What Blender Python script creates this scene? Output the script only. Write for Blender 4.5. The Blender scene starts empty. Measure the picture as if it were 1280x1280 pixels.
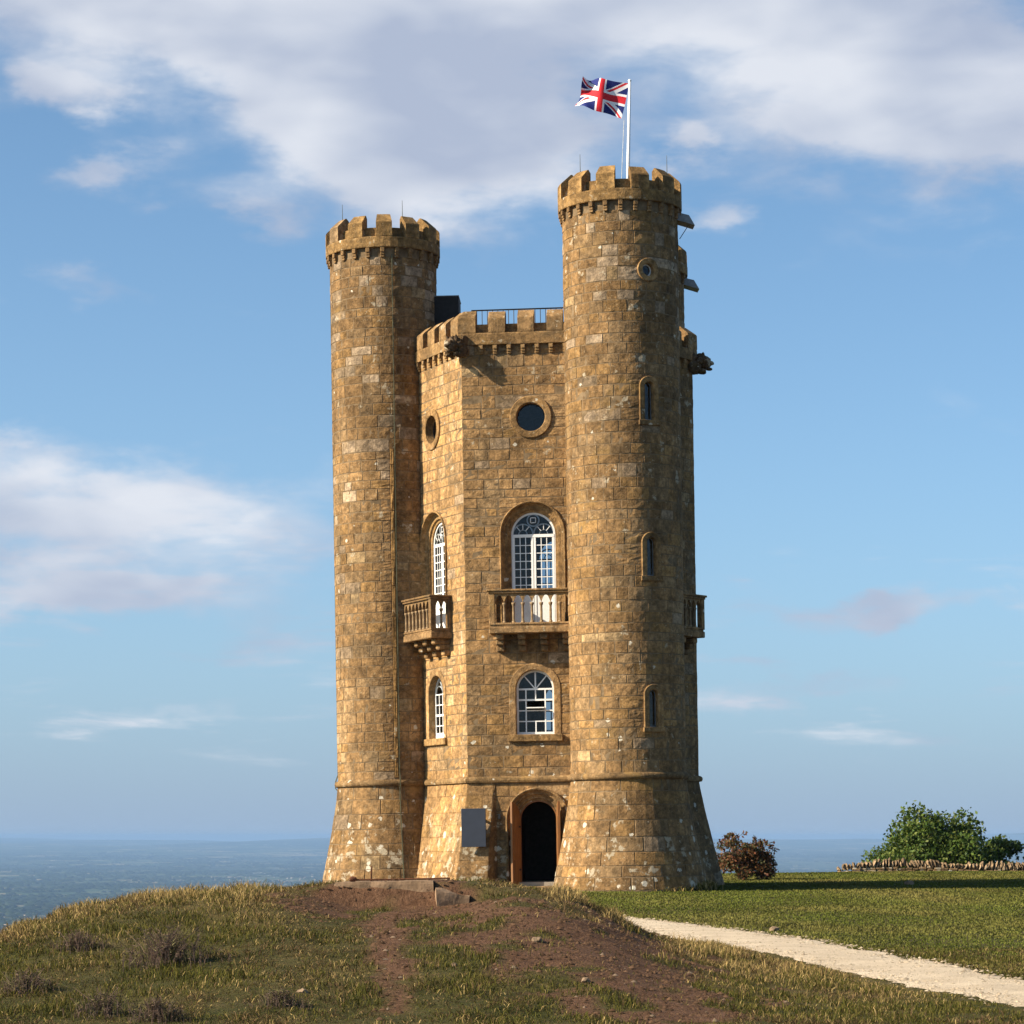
import bpy, math, random
import numpy as np
from mathutils import Vector, Matrix

random.seed(7)
RNG = np.random.default_rng(11)
scene = bpy.context.scene
C = bpy.context.scene.collection
PI = math.pi
R = math.radians

# ------------------------------------------------------------------ camera
F_PX, EYE_PY, EYE_Z = 3400.0, 1045.0, 1.5          # focal length and eye level on a 1280 px frame
cam = bpy.data.cameras.new('camera')
cam.sensor_width = 36.0
cam.lens = F_PX / 1280 * 36.0
cam.shift_y = (EYE_PY - 640) / 1280
cam.clip_start = 0.5
cam.clip_end = 150000
cam_o = bpy.data.objects.new('camera', cam)
C.objects.link(cam_o)
cam_o.location = (0, 0, EYE_Z)
cam_o.rotation_euler = (R(90), 0, 0)
scene.camera = cam_o

# ------------------------------------------------------------------ light
SUN_AZ, SUN_EL = R(-73), R(29)                      # azimuth measured from the direction back to the camera, negative = left
sun_vec = Vector((math.sin(SUN_AZ) * math.cos(SUN_EL), -math.cos(SUN_AZ) * math.cos(SUN_EL), math.sin(SUN_EL)))
SUN_STRENGTH, SKY_STRENGTH = 5.0, 0.083
sun = bpy.data.lights.new('sun', 'SUN')
sun.energy = SUN_STRENGTH
sun.angle = R(0.5)
sun.color = (1.0, 0.87, 0.68)
sun_o = bpy.data.objects.new('sun', sun)
C.objects.link(sun_o)
sun_o.rotation_euler = (-sun_vec).to_track_quat('-Z', 'Y').to_euler()

vs = scene.view_settings
vs.view_transform = 'Standard'
vs.look = 'None'
vs.exposure = 1.06
vs.gamma = 1.0
vs.use_curve_mapping = False
scene.cycles.volume_bounces = 1
scene.cycles.max_bounces = 8
scene.cycles.transparent_max_bounces = 12

world = bpy.data.worlds.new('World')
scene.world = world
world.use_nodes = True
wn, wl = world.node_tree.nodes, world.node_tree.links
wn.clear()


def wmath(op, a, b=None, c=None, clamp=False):
    n = wn.new('ShaderNodeMath')
    n.operation = op
    n.use_clamp = clamp
    for i, x in enumerate((a, b, c)):
        if x is None:
            continue
        if isinstance(x, (int, float)):
            n.inputs[i].default_value = x
        else:
            wl.new(x, n.inputs[i])
    return n.outputs[0]


def wmix(fac, a, b):
    n = wn.new('ShaderNodeMix')
    n.data_type = 'RGBA'
    if isinstance(fac, (int, float)):
        n.inputs[0].default_value = fac
    else:
        wl.new(fac, n.inputs[0])
    for i, x in ((6, a), (7, b)):
        if isinstance(x, tuple):
            n.inputs[i].default_value = (*x, 1)
        else:
            wl.new(x, n.inputs[i])
    return n.outputs[2]


def wnoise(vec, scale, detail, rough=0.55, dist=0.0):
    n = wn.new('ShaderNodeTexNoise')
    n.inputs['Scale'].default_value = scale
    n.inputs['Detail'].default_value = detail
    n.inputs['Roughness'].default_value = rough
    n.inputs['Distortion'].default_value = dist
    wl.new(vec, n.inputs['Vector'])
    return n.outputs[0]


def wsmooth(x, lo, hi):
    n = wn.new('ShaderNodeMapRange')
    n.interpolation_type = 'SMOOTHSTEP'
    wl.new(x, n.inputs[0])
    n.inputs[1].default_value = lo
    n.inputs[2].default_value = hi
    return n.outputs[0]


sky = wn.new('ShaderNodeTexSky')
sky.sky_type = 'NISHITA'
sky.sun_disc = False
sky.sun_elevation = SUN_EL
sky.sun_rotation = math.atan2(sun_vec.x, sun_vec.y)
sky.altitude = 300
sky.air_density = 0.65
sky.dust_density = 1.5
sky.ozone_density = 2.6
tc = wn.new('ShaderNodeTexCoord')
sep = wn.new('ShaderNodeSeparateXYZ')
wl.new(tc.outputs['Generated'], sep.inputs[0])
DX, DY, DZ = sep.outputs
az = wmath('ARCTAN2', DX, DY)                       # compass direction, 0 = the way the camera looks
el = wmath('ARCSINE', DZ)
comb = wn.new('ShaderNodeCombineXYZ')
wl.new(wmath('MULTIPLY', az, 1.0), comb.inputs[0])
wl.new(wmath('MULTIPLY', el, 2.3), comb.inputs[1])
wn_t = wn.new('ShaderNodeTexNoise')
wn_t.inputs['Scale'].default_value = 21.0; wn_t.inputs['Detail'].default_value = 5.0; wn_t.inputs['Roughness'].default_value = 0.58
wl.new(comb.outputs[0], wn_t.inputs['Vector'])
wsep = wn.new('ShaderNodeSeparateColor'); wl.new(wn_t.outputs['Color'], wsep.inputs[0])
waz = wmath('ADD', az, wmath('MULTIPLY', wmath('SUBTRACT', wsep.outputs[0], 0.5), R(4.2)))     # ragged outlines
wel = wmath('ADD', el, wmath('MULTIPLY', wmath('SUBTRACT', wsep.outputs[1], 0.5), R(2.4)))
cloud_n = wnoise(comb.outputs[0], 26.0, 7.0, 0.52, 0.35)
cloud_big = wnoise(comb.outputs[0], 9.0, 3.0, 0.5, 0.2)
# clouds that stand in this part of the sky: centre (deg az, deg el), half sizes (deg), tilt (deg), weight
BLOBS = [
    (-6.5, 17.0, 6.6, 1.55, -3, 1.25), (-3.0, 14.9, 3.0, 1.45, -14, 1.20), (-0.9, 14.4, 2.3, 1.2, 0, 1.05),
    (2.2, 17.2, 3.4, 0.85, 0, 0.85), (8.1, 15.6, 3.9, 2.0, -7, 1.28), (9.6, 14.5, 2.4, 0.9, -4, 1.0), (6.6, 14.9, 0.9, 0.5, -20, 0.5),
    (3.75, 14.35, 0.75, 0.42, -6, 0.78), (4.1, 12.55, 0.75, 0.36, -4, 0.70),
    (-8.2, 13.55, 1.1, 0.4, 8, 0.82), (-9.2, 15.2, 0.9, 0.4, -10, 0.7), (-5.2, 12.8, 0.75, 0.65, -20, 0.78), (-8.9, 11.35, 0.95, 0.4, 8, 0.5),
    (-9.0, 6.7, 4.8, 0.85, -1, 1.08), (-10.8, 8.0, 0.8, 0.45, 0, 0.6), (-4.9, 4.3, 1.3, 0.4, 0, 0.50),
    (8.2, 4.85, 2.6, 0.30, 0, 0.8), (7.4, 5.05, 0.7, 0.2, 0, 0.3), (-7.0, 2.8, 1.6, 0.3, 0, 0.45), (5.6, 3.1, 2.6, 0.35, 0, 0.52), (-8.8, 5.15, 3.8, 0.45, 0, 0.92),
]
tot = None
for (ca, ce, sa, se, tl, wgt) in BLOBS:
    da = wmath('SUBTRACT', waz, R(ca))
    de = wmath('SUBTRACT', wel, R(ce))
    ct, st = math.cos(R(tl)), math.sin(R(tl))
    p = wmath('ADD', wmath('MULTIPLY', da, ct / R(sa)), wmath('MULTIPLY', de, st / R(sa)))
    q = wmath('ADD', wmath('MULTIPLY', da, -st / R(se)), wmath('MULTIPLY', de, ct / R(se)))
    d2 = wmath('ADD', wmath('MULTIPLY', p, p), wmath('MULTIPLY', q, q))
    g = wmath('MULTIPLY', wmath('EXPONENT', wmath('MULTIPLY', d2, -0.8)), wgt)
    tot = g if tot is None else wmath('ADD', tot, g)
# the same kind of broken cloud goes on over the rest of the sky
fa = wmath('MULTIPLY', az, 1 / 0.30)
away = wmath('SUBTRACT', 1.0, wmath('EXPONENT', wmath('MULTIPLY', wmath('MULTIPLY', fa, fa), -1.0)))
rest = wmath('MULTIPLY', wmath('MULTIPLY', away, wsmooth(cloud_big, 0.55, 0.72)), 0.8)
rest = wmath('MULTIPLY', rest, wsmooth(el, 0.02, 0.2))
tot = wmath('ADD', tot, rest)
comb2 = wn.new('ShaderNodeCombineXYZ')
wl.new(az, comb2.inputs[0]); wl.new(wmath('MULTIPLY', el, 8.0), comb2.inputs[1])
streak = wsmooth(wnoise(comb2.outputs[0], 11.0, 6.0, 0.6, 0.3), 0.46, 0.74)
band = wmath('MULTIPLY', wsmooth(el, R(0.8), R(2.2)), wmath('SUBTRACT', 1.0, wsmooth(el, R(4.5), R(8.0))))
tot = wmath('ADD', tot, wmath('MULTIPLY', wmath('MULTIPLY', streak, band), 0.62))          # thin layered streaks low in the sky
dens = wmath('ADD', tot, wmath('MULTIPLY', wmath('SUBTRACT', cloud_n, 0.5), 0.95))
mask = wmath('MULTIPLY', wsmooth(dens, 0.12, 1.06), 0.94)
lit = wmath('ADD', wsmooth(cloud_big, 0.36, 0.66), wmath('MULTIPLY', wmath('SUBTRACT', cloud_n, 0.5), 0.7), clamp=True)
ccol = wmix(lit, (0.46, 0.525, 0.67), (0.80, 0.83, 0.90))
hsv = wn.new('ShaderNodeHueSaturation')
hsv.inputs['Saturation'].default_value = 1.0
wl.new(sky.outputs[0], hsv.inputs['Color'])
# pale blue band of hazy air round the whole horizon
air_f = wmath('MULTIPLY', wmath('EXPONENT', wmath('MULTIPLY', wmath('MAXIMUM', el, 0.0), -1 / R(5.5))), 0.92)
tinted = wn.new('ShaderNodeMix'); tinted.data_type = 'RGBA'; tinted.blend_type = 'MULTIPLY'; tinted.inputs[0].default_value = 1.0
wl.new(hsv.outputs[0], tinted.inputs[6]); tinted.inputs[7].default_value = (0.94, 1.12, 1.07, 1)
skyc = wmix(air_f, tinted.outputs[2], (2.08, 2.80, 3.86))
bg1 = wn.new('ShaderNodeBackground')
bg1.inputs[1].default_value = SKY_STRENGTH
wl.new(skyc, bg1.inputs[0])
bg2 = wn.new('ShaderNodeBackground')
bg2.inputs[1].default_value = 0.475
wl.new(ccol, bg2.inputs[0])
mixs = wn.new('ShaderNodeMixShader')
wl.new(mask, mixs.inputs[0])
wl.new(bg1.outputs[0], mixs.inputs[1])
wl.new(bg2.outputs[0], mixs.inputs[2])
wout = wn.new('ShaderNodeOutputWorld')
wl.new(mixs.outputs[0], wout.inputs[0])


# ------------------------------------------------------------------ helpers
def tag(o, label=None, cat=None, group=None, kind=None):
    if label: o['label'] = label
    if cat: o['category'] = cat
    if group: o['group'] = group
    if kind: o['kind'] = kind
    return o


def empty(name, loc=(0, 0, 0), rz=0.0, parent=None):
    o = bpy.data.objects.new(name, None)
    C.objects.link(o)
    o.location = loc
    o.rotation_euler = (0, 0, rz)
    if parent: o.parent = parent
    return o


def link(name, mesh, parent=None, loc=(0, 0, 0), rz=0.0):
    o = bpy.data.objects.new(name, mesh)
    C.objects.link(o)
    o.location = loc
    o.rotation_euler = (0, 0, rz)
    if parent: o.parent = parent
    return o


class MB:
    """collects vertices and faces of ONE mesh"""

    def __init__(s):
        s.v, s.f, s.c = [], [], []

    def add(s, verts, faces, tint=(0.27, 0.185, 0.095)):
        b = len(s.v)
        s.v.extend([tuple(p) for p in verts])
        s.f.extend([tuple(i + b for i in f) for f in faces])
        s.c.extend([tint] * len(verts))
        return s

    def box(s, x0, x1, y0, y1, z0, z1, mp=None, tint=(0.27, 0.185, 0.095), bev=0.0):
        """a box; mp maps (x, y, z) to the final point; bev cuts its edges"""
        if bev <= 0:
            vs_ = [(x, y, z) for z in (z0, z1) for y in (y0, y1) for x in (x0, x1)]
            fs = [(0, 2, 3, 1), (4, 5, 7, 6), (0, 1, 5, 4), (2, 6, 7, 3), (0, 4, 6, 2), (1, 3, 7, 5)]
        else:
            vs_, fs = [], []
            X, Y, Z = (x0, x1), (y0, y1), (z0, z1)
            idx = {}
            for i in (0, 1):
                for j in (0, 1):
                    for k in (0, 1):
                        sx, sy, sz = (1 - 2 * i) * bev, (1 - 2 * j) * bev, (1 - 2 * k) * bev
                        for a, p in enumerate(((X[i], Y[j] + sy, Z[k] + sz), (X[i] + sx, Y[j], Z[k] + sz), (X[i] + sx, Y[j] + sy, Z[k]))):
                            idx[i, j, k, a] = len(vs_)
                            vs_.append(p)
                        fs.append(tuple(idx[i, j, k, a] for a in range(3)))
            for i in (0, 1):
                fs.append(tuple(idx[i, j, k, 0] for j, k in ((0, 0), (1, 0), (1, 1), (0, 1))))
                fs.append(tuple(idx[j, i, k, 1] for j, k in ((0, 0), (1, 0), (1, 1), (0, 1))))
                fs.append(tuple(idx[j, k, i, 2] for j, k in ((0, 0), (1, 0), (1, 1), (0, 1))))
            for a in (0, 1):
                for b in (0, 1):
                    fs.append((idx[0, a, b, 1], idx[1, a, b, 1], idx[1, a, b, 2], idx[0, a, b, 2]))
                    fs.append((idx[a, 0, b, 0], idx[a, 1, b, 0], idx[a, 1, b, 2], idx[a, 0, b, 2]))
                    fs.append((idx[a, b, 0, 0], idx[a, b, 1, 0], idx[a, b, 1, 1], idx[a, b, 0, 1]))
        if mp: vs_ = [mp(*p) for p in vs_]
        return s.add(vs_, fs, tint)

    def sweep(s, rows, closed=False, tint=(0.27, 0.185, 0.095), cap=False):
        """rows: equal-length rows of points, joined by quads"""
        n = len(rows[0])
        fs = []
        for k in range(len(rows) - 1):
            for i in range(n if closed else n - 1):
                j = (i + 1) % n
                fs.append((k * n + i, k * n + j, (k + 1) * n + j, (k + 1) * n + i))
        if cap:
            fs.append(tuple(range(n))[::-1])
            fs.append(tuple((len(rows) - 1) * n + i for i in range(n)))
        return s.add([p for r in rows for p in r], fs, tint)

    def tube(s, pts, rad, n=8, tint=(0.27, 0.185, 0.095)):
        pts = [Vector(p) for p in pts]
        rows = []
        for i, p in enumerate(pts):
            d = (pts[min(i + 1, len(pts) - 1)] - pts[max(i - 1, 0)]).normalized()
            a = d.cross(Vector((0, 0, 1)) if abs(d.z) < 0.9 else Vector((1, 0, 0))).normalized()
            b = d.cross(a)
            r_ = rad[i] if isinstance(rad, (list, tuple)) else rad
            rows.append([p + a * (r_ * math.cos(2 * PI * k / n)) + b * (r_ * math.sin(2 * PI * k / n)) for k in range(n)])
        return s.sweep(rows, True, tint, True)

    def mesh(s, name, mat, smooth=False):
        me = bpy.data.meshes.new(name)
        me.from_pydata(s.v, [], s.f)
        ca = me.color_attributes.new('tint', 'FLOAT_COLOR', 'POINT')
        ca.data.foreach_set('color', np.array([(*c, 1.0) for c in s.c], dtype=np.float32).ravel())
        for m in (mat if isinstance(mat, (list, tuple)) else [mat]):
            me.materials.append(m)
        if smooth:
            me.polygons.foreach_set('use_smooth', [True] * len(me.polygons))
        me.update()
        return me

    def build(s, name, mat, parent=None, loc=(0, 0, 0), rz=0.0, smooth=False):
        return link(name, s.mesh(name, mat, smooth), parent, loc, rz)


# value noise for terrain and masks (numpy)
def _hash(ix, iy, seed):
    h = (ix.astype(np.int64) * 374761393 + iy.astype(np.int64) * 668265263 + seed * 1442695041) & 0x7fffffff
    h = ((h ^ (h >> 13)) * 1274126177) & 0x7fffffff
    return ((h ^ (h >> 16)) & 0xffff) / 65535.0


def vnoise(x, y, seed=0):
    x = np.asarray(x, float); y = np.asarray(y, float)
    ix, iy = np.floor(x), np.floor(y)
    fx, fy = x - ix, y - iy
    fx = fx * fx * (3 - 2 * fx); fy = fy * fy * (3 - 2 * fy)
    a, b = _hash(ix, iy, seed), _hash(ix + 1, iy, seed)
    c, d = _hash(ix, iy + 1, seed), _hash(ix + 1, iy + 1, seed)
    return (a * (1 - fx) + b * fx) * (1 - fy) + (c * (1 - fx) + d * fx) * fy


def fbm(x, y, seed=0, o=4):
    t, a, s = 0, 0.5, 1.0
    for k in range(o):
        t = t + a * vnoise(np.asarray(x) * s + 17 * k, np.asarray(y) * s - 31 * k, seed + k)
        a *= 0.5; s *= 2.03
    return t / (1 - 0.5 ** o)


def sstep(x, a, b):
    t = np.clip((x - a) / (b - a), 0, 1)
    return t * t * (3 - 2 * t)


# ------------------------------------------------------------------ materials
class NT:
    def __init__(s, name):
        s.m = bpy.data.materials.new(name)
        s.m.use_nodes = True
        s.n, s.l = s.m.node_tree.nodes, s.m.node_tree.links
        s.b = s.n['Principled BSDF']

    def new(s, t, **kw):
        n = s.n.new(t)
        for k, v in kw.items():
            setattr(n, k, v)
        return n

    def put(s, sock, x):
        if isinstance(x, (int, float)):
            sock.default_value = x
        elif isinstance(x, tuple):
            sock.default_value = (*x, 1) if len(x) == 3 and len(sock.default_value) == 4 else x
        else:
            s.l.new(x, sock)

    def math(s, op, a, b=None, clamp=False):
        n = s.new('ShaderNodeMath', operation=op, use_clamp=clamp)
        s.put(n.inputs[0], a)
        if b is not None: s.put(n.inputs[1], b)
        return n.outputs[0]

    def mix(s, f, a, b, blend='MIX'):
        n = s.new('ShaderNodeMix', data_type='RGBA', blend_type=blend)
        s.put(n.inputs[0], f); s.put(n.inputs[6], a); s.put(n.inputs[7], b)
        return n.outputs[2]

    def noise(s, vec, scale, detail=4, rough=0.6, dist=0.0):
        n = s.new('ShaderNodeTexNoise')
        s.put(n.inputs['Vector'], vec)
        n.inputs['Scale'].default_value = scale
        n.inputs['Detail'].default_value = detail
        n.inputs['Roughness'].default_value = rough
        n.inputs['Distortion'].default_value = dist
        return n.outputs[0]

    def ramp(s, x, lo, hi, a=0.0, b=1.0):
        n = s.new('ShaderNodeMapRange', interpolation_type='SMOOTHSTEP')
        s.put(n.inputs[0], x)
        for i, v in enumerate((lo, hi, a, b)): n.inputs[i + 1].default_value = v
        return n.outputs[0]

    def bump(s, h, strength=0.5, dist=0.02):
        n = s.new('ShaderNodeBump')
        n.inputs['Strength'].default_value = strength
        n.inputs['Distance'].default_value = dist
        s.put(n.inputs['Height'], h)
        s.l.new(n.outputs[0], s.b.inputs['Normal'])

    def set(s, color=None, rough=0.8, spec=0.3, metal=0.0):
        if color is not None: s.put(s.b.inputs['Base Color'], color)
        s.put(s.b.inputs['Roughness'], rough)
        s.b.inputs['Specular IOR Level'].default_value = spec
        s.b.inputs['Metallic'].default_value = metal
        return s.m


def mat_stone():
    t = NT('weathered_limestone')
    co = t.new('ShaderNodeTexCoord').outputs['Object']
    at = t.new('ShaderNodeAttribute', attribute_name='tint').outputs['Color']
    rnd = t.new('ShaderNodeObjectInfo').outputs['Random']
    n1 = t.noise(co, 3.2, 6, 0.62)
    n2 = t.noise(co, 21, 5, 0.65)
    n3 = t.noise(co, 0.55, 3, 0.5)
    n4 = t.noise(co, 8.5, 5, 0.62, 0.3)
    v = t.math('ADD', t.ramp(n1, 0.28, 0.74, 0.66, 1.34), t.math('MULTIPLY', t.math('SUBTRACT', n2, 0.5), 1.1))
    v = t.math('MULTIPLY', v, t.ramp(n4, 0.30, 0.70, 0.66, 1.30))
    v = t.math('MULTIPLY', v, t.ramp(n3, 0.3, 0.7, 0.78, 1.2))
    mpn = t.new('ShaderNodeMapping'); t.put(mpn.inputs[0], co); mpn.inputs['Scale'].default_value = (2.6, 2.6, 0.22)
    v = t.math('MULTIPLY', v, t.ramp(t.noise(mpn.outputs[0], 1.0, 5, 0.6), 0.32, 0.66, 0.80, 1.14))       # rain streaks
    v = t.math('MULTIPLY', v, t.math('ADD', t.math('MULTIPLY', rnd, 0.10), 0.95))
    mul = t.new('ShaderNodeVectorMath', operation='SCALE')
    t.put(mul.inputs[0], t.mix(1.0, at, (0.80, 0.678, 0.55), 'MULTIPLY')); t.put(mul.inputs[3], v)
    col = mul.outputs[0]
    # ochre and grey staining in large shapes
    st = t.noise(co, 1.15, 5, 0.6, 0.4)
    col = t.mix(t.ramp(st, 0.56, 0.74, 0, 0.55), col, (0.29, 0.172, 0.056))
    st2 = t.noise(co, 0.9, 6, 0.65, 0.2)
    sp = t.new('ShaderNodeSeparateXYZ'); t.put(sp.inputs[0], t.new('ShaderNodeNewGeometry').outputs['Position'])
    col = t.mix(t.ramp(st2, 0.54, 0.72, 0, 0.6), col, (0.105, 0.078, 0.045))
    # lichen: pale rosettes and crumbs, more of them low down
    low = t.ramp(sp.outputs[2], 0.3, 3.6, 0.085, 0.0)
    hi = t.ramp(sp.outputs[2], 9.0, 15.0, 0.0, 0.028)
    li = t.noise(co, 2.4, 7, 0.66, 0.25)
    li = t.math('ADD', li, t.math('ADD', low, hi))
    col = t.mix(t.ramp(li, 0.63, 0.69, 0, 0.75), col, (0.42, 0.36, 0.26))
    cr = t.noise(co, 13.0, 4, 0.6, 0.5)
    col = t.mix(t.ramp(t.math('ADD', cr, t.math('MULTIPLY', t.math('SUBTRACT', n3, 0.5), 0.25)), 0.63, 0.70, 0, 0.6), col, (0.40, 0.31, 0.19))
    col = t.mix(t.ramp(n4, 0.36, 0.26, 0, 0.6), col, (0.10, 0.075, 0.045))
    vo = t.new('ShaderNodeTexVoronoi'); t.put(vo.inputs['Vector'], co); vo.inputs['Scale'].default_value = 3.1
    vo.inputs['Randomness'].default_value = 1.0
    vcol = t.new('ShaderNodeSeparateColor'); t.put(vcol.inputs[0], vo.outputs['Color'])
    dd = t.math('ADD', vo.outputs['Distance'], t.math('ADD', t.math('MULTIPLY', t.math('SUBTRACT', n2, 0.5), 0.25), t.math('MULTIPLY', t.math('SUBTRACT', n4, 0.5), 0.45)))
    rad = t.math('MULTIPLY', t.math('SUBTRACT', vcol.outputs[0], t.ramp(sp.outputs[2], 0.5, 5.0, 0.48, 0.72)), 0.62)
    spot = t.math('MULTIPLY', t.ramp(t.math('SUBTRACT', dd, rad), 0.0, 0.03, 1, 0), t.math('GREATER_THAN', rad, 0.0))
    col = t.mix(t.math('MULTIPLY', spot, 0.85), col, (0.56, 0.51, 0.41))
    t.bump(t.math('ADD', t.math('MULTIPLY', n1, 0.6), t.math('MULTIPLY', n2, 0.45)), 0.9, 0.055)
    return t.set(col, 0.92, 0.15)


def mat_plain(name, col, rough=0.7, spec=0.3, metal=0.0, var=0.25, scale=8, bump=0.15, bd=0.01):
    t = NT(name)
    co = t.new('ShaderNodeTexCoord').outputs['Object']
    n = t.noise(co, scale, 6, 0.65)
    c = t.mix(t.ramp(n, 0.3, 0.7), tuple(x * (1 - var) for x in col), tuple(min(1, x * (1 + var)) for x in col))
    t.bump(n, bump, bd)
    return t.set(c, rough, spec, metal)


def mat_glass():
    t = NT('window_glass')
    t.n.remove(t.b)
    tr = t.new('ShaderNodeBsdfTransparent'); tr.inputs[0].default_value = (0.62, 0.67, 0.72, 1)
    gl = t.new('ShaderNodeBsdfGlossy'); gl.inputs['Roughness'].default_value = 0.03
    gl.inputs[0].default_value = (0.95, 0.97, 1.0, 1)
    fr = t.new('ShaderNodeFresnel'); fr.inputs[0].default_value = 1.5
    mx = t.new('ShaderNodeMixShader')
    t.l.new(t.math('MULTIPLY', fr.outputs[0], 0.8), mx.inputs[0])
    t.l.new(tr.outputs[0], mx.inputs[1]); t.l.new(gl.outputs[0], mx.inputs[2])
    t.l.new(mx.outputs[0], t.n['Material Output'].inputs[0])
    return t.m


def mat_wood():
    t = NT('oak')
    co = t.new('ShaderNodeTexCoord').outputs['Object']
    mp = t.new('ShaderNodeMapping'); t.put(mp.inputs[0], co); mp.inputs['Scale'].default_value = (14, 14, 1.2)
    n = t.noise(mp.outputs[0], 2.0, 6, 0.6, 0.5)
    t.bump(n, 0.3, 0.004)
    return t.set(t.mix(t.ramp(n, 0.3, 0.7), (0.15, 0.062, 0.018), (0.25, 0.11, 0.034)), 0.5, 0.4)


def mat_attr(name, rough=0.8, spec=0.2, trans=0.25):
    """colour from the 'tint' attribute (leaves and grass)"""
    t = NT(name)
    at = t.new('ShaderNodeAttribute', attribute_name='tint').outputs['Color']
    t.set(at, rough, spec)
    if trans > 0:
        tr = t.new('ShaderNodeBsdfTranslucent'); t.put(tr.inputs[0], at)
        mx = t.new('ShaderNodeMixShader'); mx.inputs[0].default_value = trans
        t.l.new(t.b.outputs[0], mx.inputs[1]); t.l.new(tr.outputs[0], mx.inputs[2])
        t.l.new(mx.outputs[0], t.n['Material Output'].inputs[0])
    return t.m


M = {
    'stone': mat_stone(),
    'mortar': mat_plain('lime_mortar', (0.165, 0.115, 0.066), 0.95, 0.1, var=0.35, scale=5, bump=0.5, bd=0.02),
    'plaster': mat_plain('room_plaster', (0.30, 0.26, 0.21), 0.9, 0.1, var=0.1),
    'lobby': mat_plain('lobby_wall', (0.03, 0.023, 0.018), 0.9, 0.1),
    'dark': mat_plain('dark_boards', (0.020, 0.018, 0.018), 0.7, 0.2),
    'white': mat_plain('white_paint', (0.80, 0.79, 0.76), 0.45, 0.4, var=0.05, scale=20),
    'glass': mat_glass(),
    'oak': mat_wood(),
    'lead': mat_plain('lead_sheet', (0.20, 0.205, 0.21), 0.55, 0.4, 0.3, var=0.3, scale=6),
    'iron': mat_plain('black_iron', (0.02, 0.021, 0.024), 0.5, 0.4, 0.4),
    'rust': mat_plain('rusty_iron', (0.10, 0.04, 0.02), 0.85, 0.2, 0.2, var=0.4, scale=30),
    'copper': mat_plain('green_copper', (0.085, 0.085, 0.05), 0.7, 0.3, 0.1, var=0.45, scale=3),
    'sign': mat_plain('slate_blue_panel', (0.030, 0.036, 0.052), 0.5, 0.35, var=0.08, scale=4),
    'concrete': mat_plain('old_concrete', (0.22, 0.145, 0.09), 0.95, 0.1, var=0.35, scale=4, bump=0.7, bd=0.04),
    'rock': mat_plain('pale_rock', (0.22, 0.155, 0.10), 0.95, 0.1, var=0.4, scale=6, bump=0.8, bd=0.04),
    'bark': mat_plain('bark', (0.075, 0.055, 0.04), 0.95, 0.1, var=0.4, scale=14, bump=0.9, bd=0.03),
    'leaf': mat_attr('leaf', 0.6, 0.2, 0.3),
    'grass': mat_attr('grass_blade', 0.85, 0.06, 0.2),
    'pole': mat_plain('white_pole', (0.78, 0.78, 0.78), 0.35, 0.5, var=0.04),
    'rope': mat_plain('rope', (0.5, 0.5, 0.48), 0.9, 0.1),
    'blue': mat_plain('flag_blue', (0.012, 0.02, 0.13), 0.75, 0.2, var=0.1, scale=40),
    'wht': mat_plain('flag_white', (0.75, 0.74, 0.75), 0.75, 0.2, var=0.04, scale=40),
    'red': mat_plain('flag_red', (0.55, 0.02, 0.03), 0.75, 0.2, var=0.1, scale=40),
}

# ------------------------------------------------------------------ terrain
PLAIN = -245.0
MX = np.array([-40, -20, -9, -7.2, -6.3, -5.65, -5.2, -4.77, -3.88, -3.0, -2.12, -1.2, -0.5, 0.0, 0.53, 0.8, 1.06, 1.41, 1.85, 2.3, 3.2, 4.2, 60])
MZ = np.array([-6, -3.6, -1.4, -0.62, -0.10, 0.28, 0.52, 0.68, 0.78, 0.84, 0.94, 0.98, 0.965, 0.92, 0.83, 0.74, 0.60, 0.43, 0.25, 0.13, 0.04, 0.0, 0.0])


def H(X, Y):
    X = np.asarray(X, float); Y = np.asarray(Y, float)
    w = 0.22 + 0 * X
    m = (np.interp(X - w, MX, MZ) + 2 * np.interp(X, MX, MZ) + np.interp(X + w, MX, MZ)) / 4
    up = sstep(Y, 18.3, 29.6) * (1 - sstep(Y, 31.0, 39.5))
    z = np.where(m > 0, m * up, m * sstep(Y, 8, 29))
    near = np.exp(-((Y - 25) / 14.0) ** 2) * np.clip(1 - np.abs(X) / 30, 0, 1)
    z = z + near * (0.13 * (fbm(X * 0.8, Y * 0.6, 3) - 0.5) + 0.07 * (fbm(X * 3.0, Y * 3.0, 9) - 0.5)) * sstep(Y, 12, 24)
    # the hill falls away behind the tower and on both sides
    t = np.clip(Y - 106, 0, None)
    fall = 0.34 * (np.sqrt(t * t + 34 ** 2) - 34)
    t = np.clip(-12 - X, 0, None)
    fall = fall + 0.36 * (np.sqrt(t * t + 9 ** 2) - 9)
    t = np.clip(X - 34, 0, None)
    fall = fall + 0.2 * (np.sqrt(t * t + 30 ** 2) - 30)
    z = z - 0.25 * np.exp(-((X + 1.15) / 0.98) ** 4) * sstep(Y, 23.5, 28.9) * (1 - sstep(Y, 29.25, 29.5))
    z = z - fall + 0.10 * sstep(X, 5, 18) * sstep(Y, 60, 100) * (Y < 400)
    r = np.hypot(X, Y)
    plain = PLAIN + 26 * (fbm(X / 2600, Y / 2600, 21) - 0.5) * sstep(r, 2500, 8000)
    far = sstep(Y, 20000, 47000)
    plain = plain + far * (172 + 400 * (fbm(X / 5200 + 3, Y / 14000, 33, 3) - 0.45))
    k = 12.0
    hi = np.maximum(z, plain)
    return hi + k * np.log1p(np.exp(-np.abs(z - plain) / k)) * (z < -20)


def to_px(X, Y, Z):
    return 640 + F_PX * X / Y, EYE_PY + (EYE_Z - Z) * F_PX / Y


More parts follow.
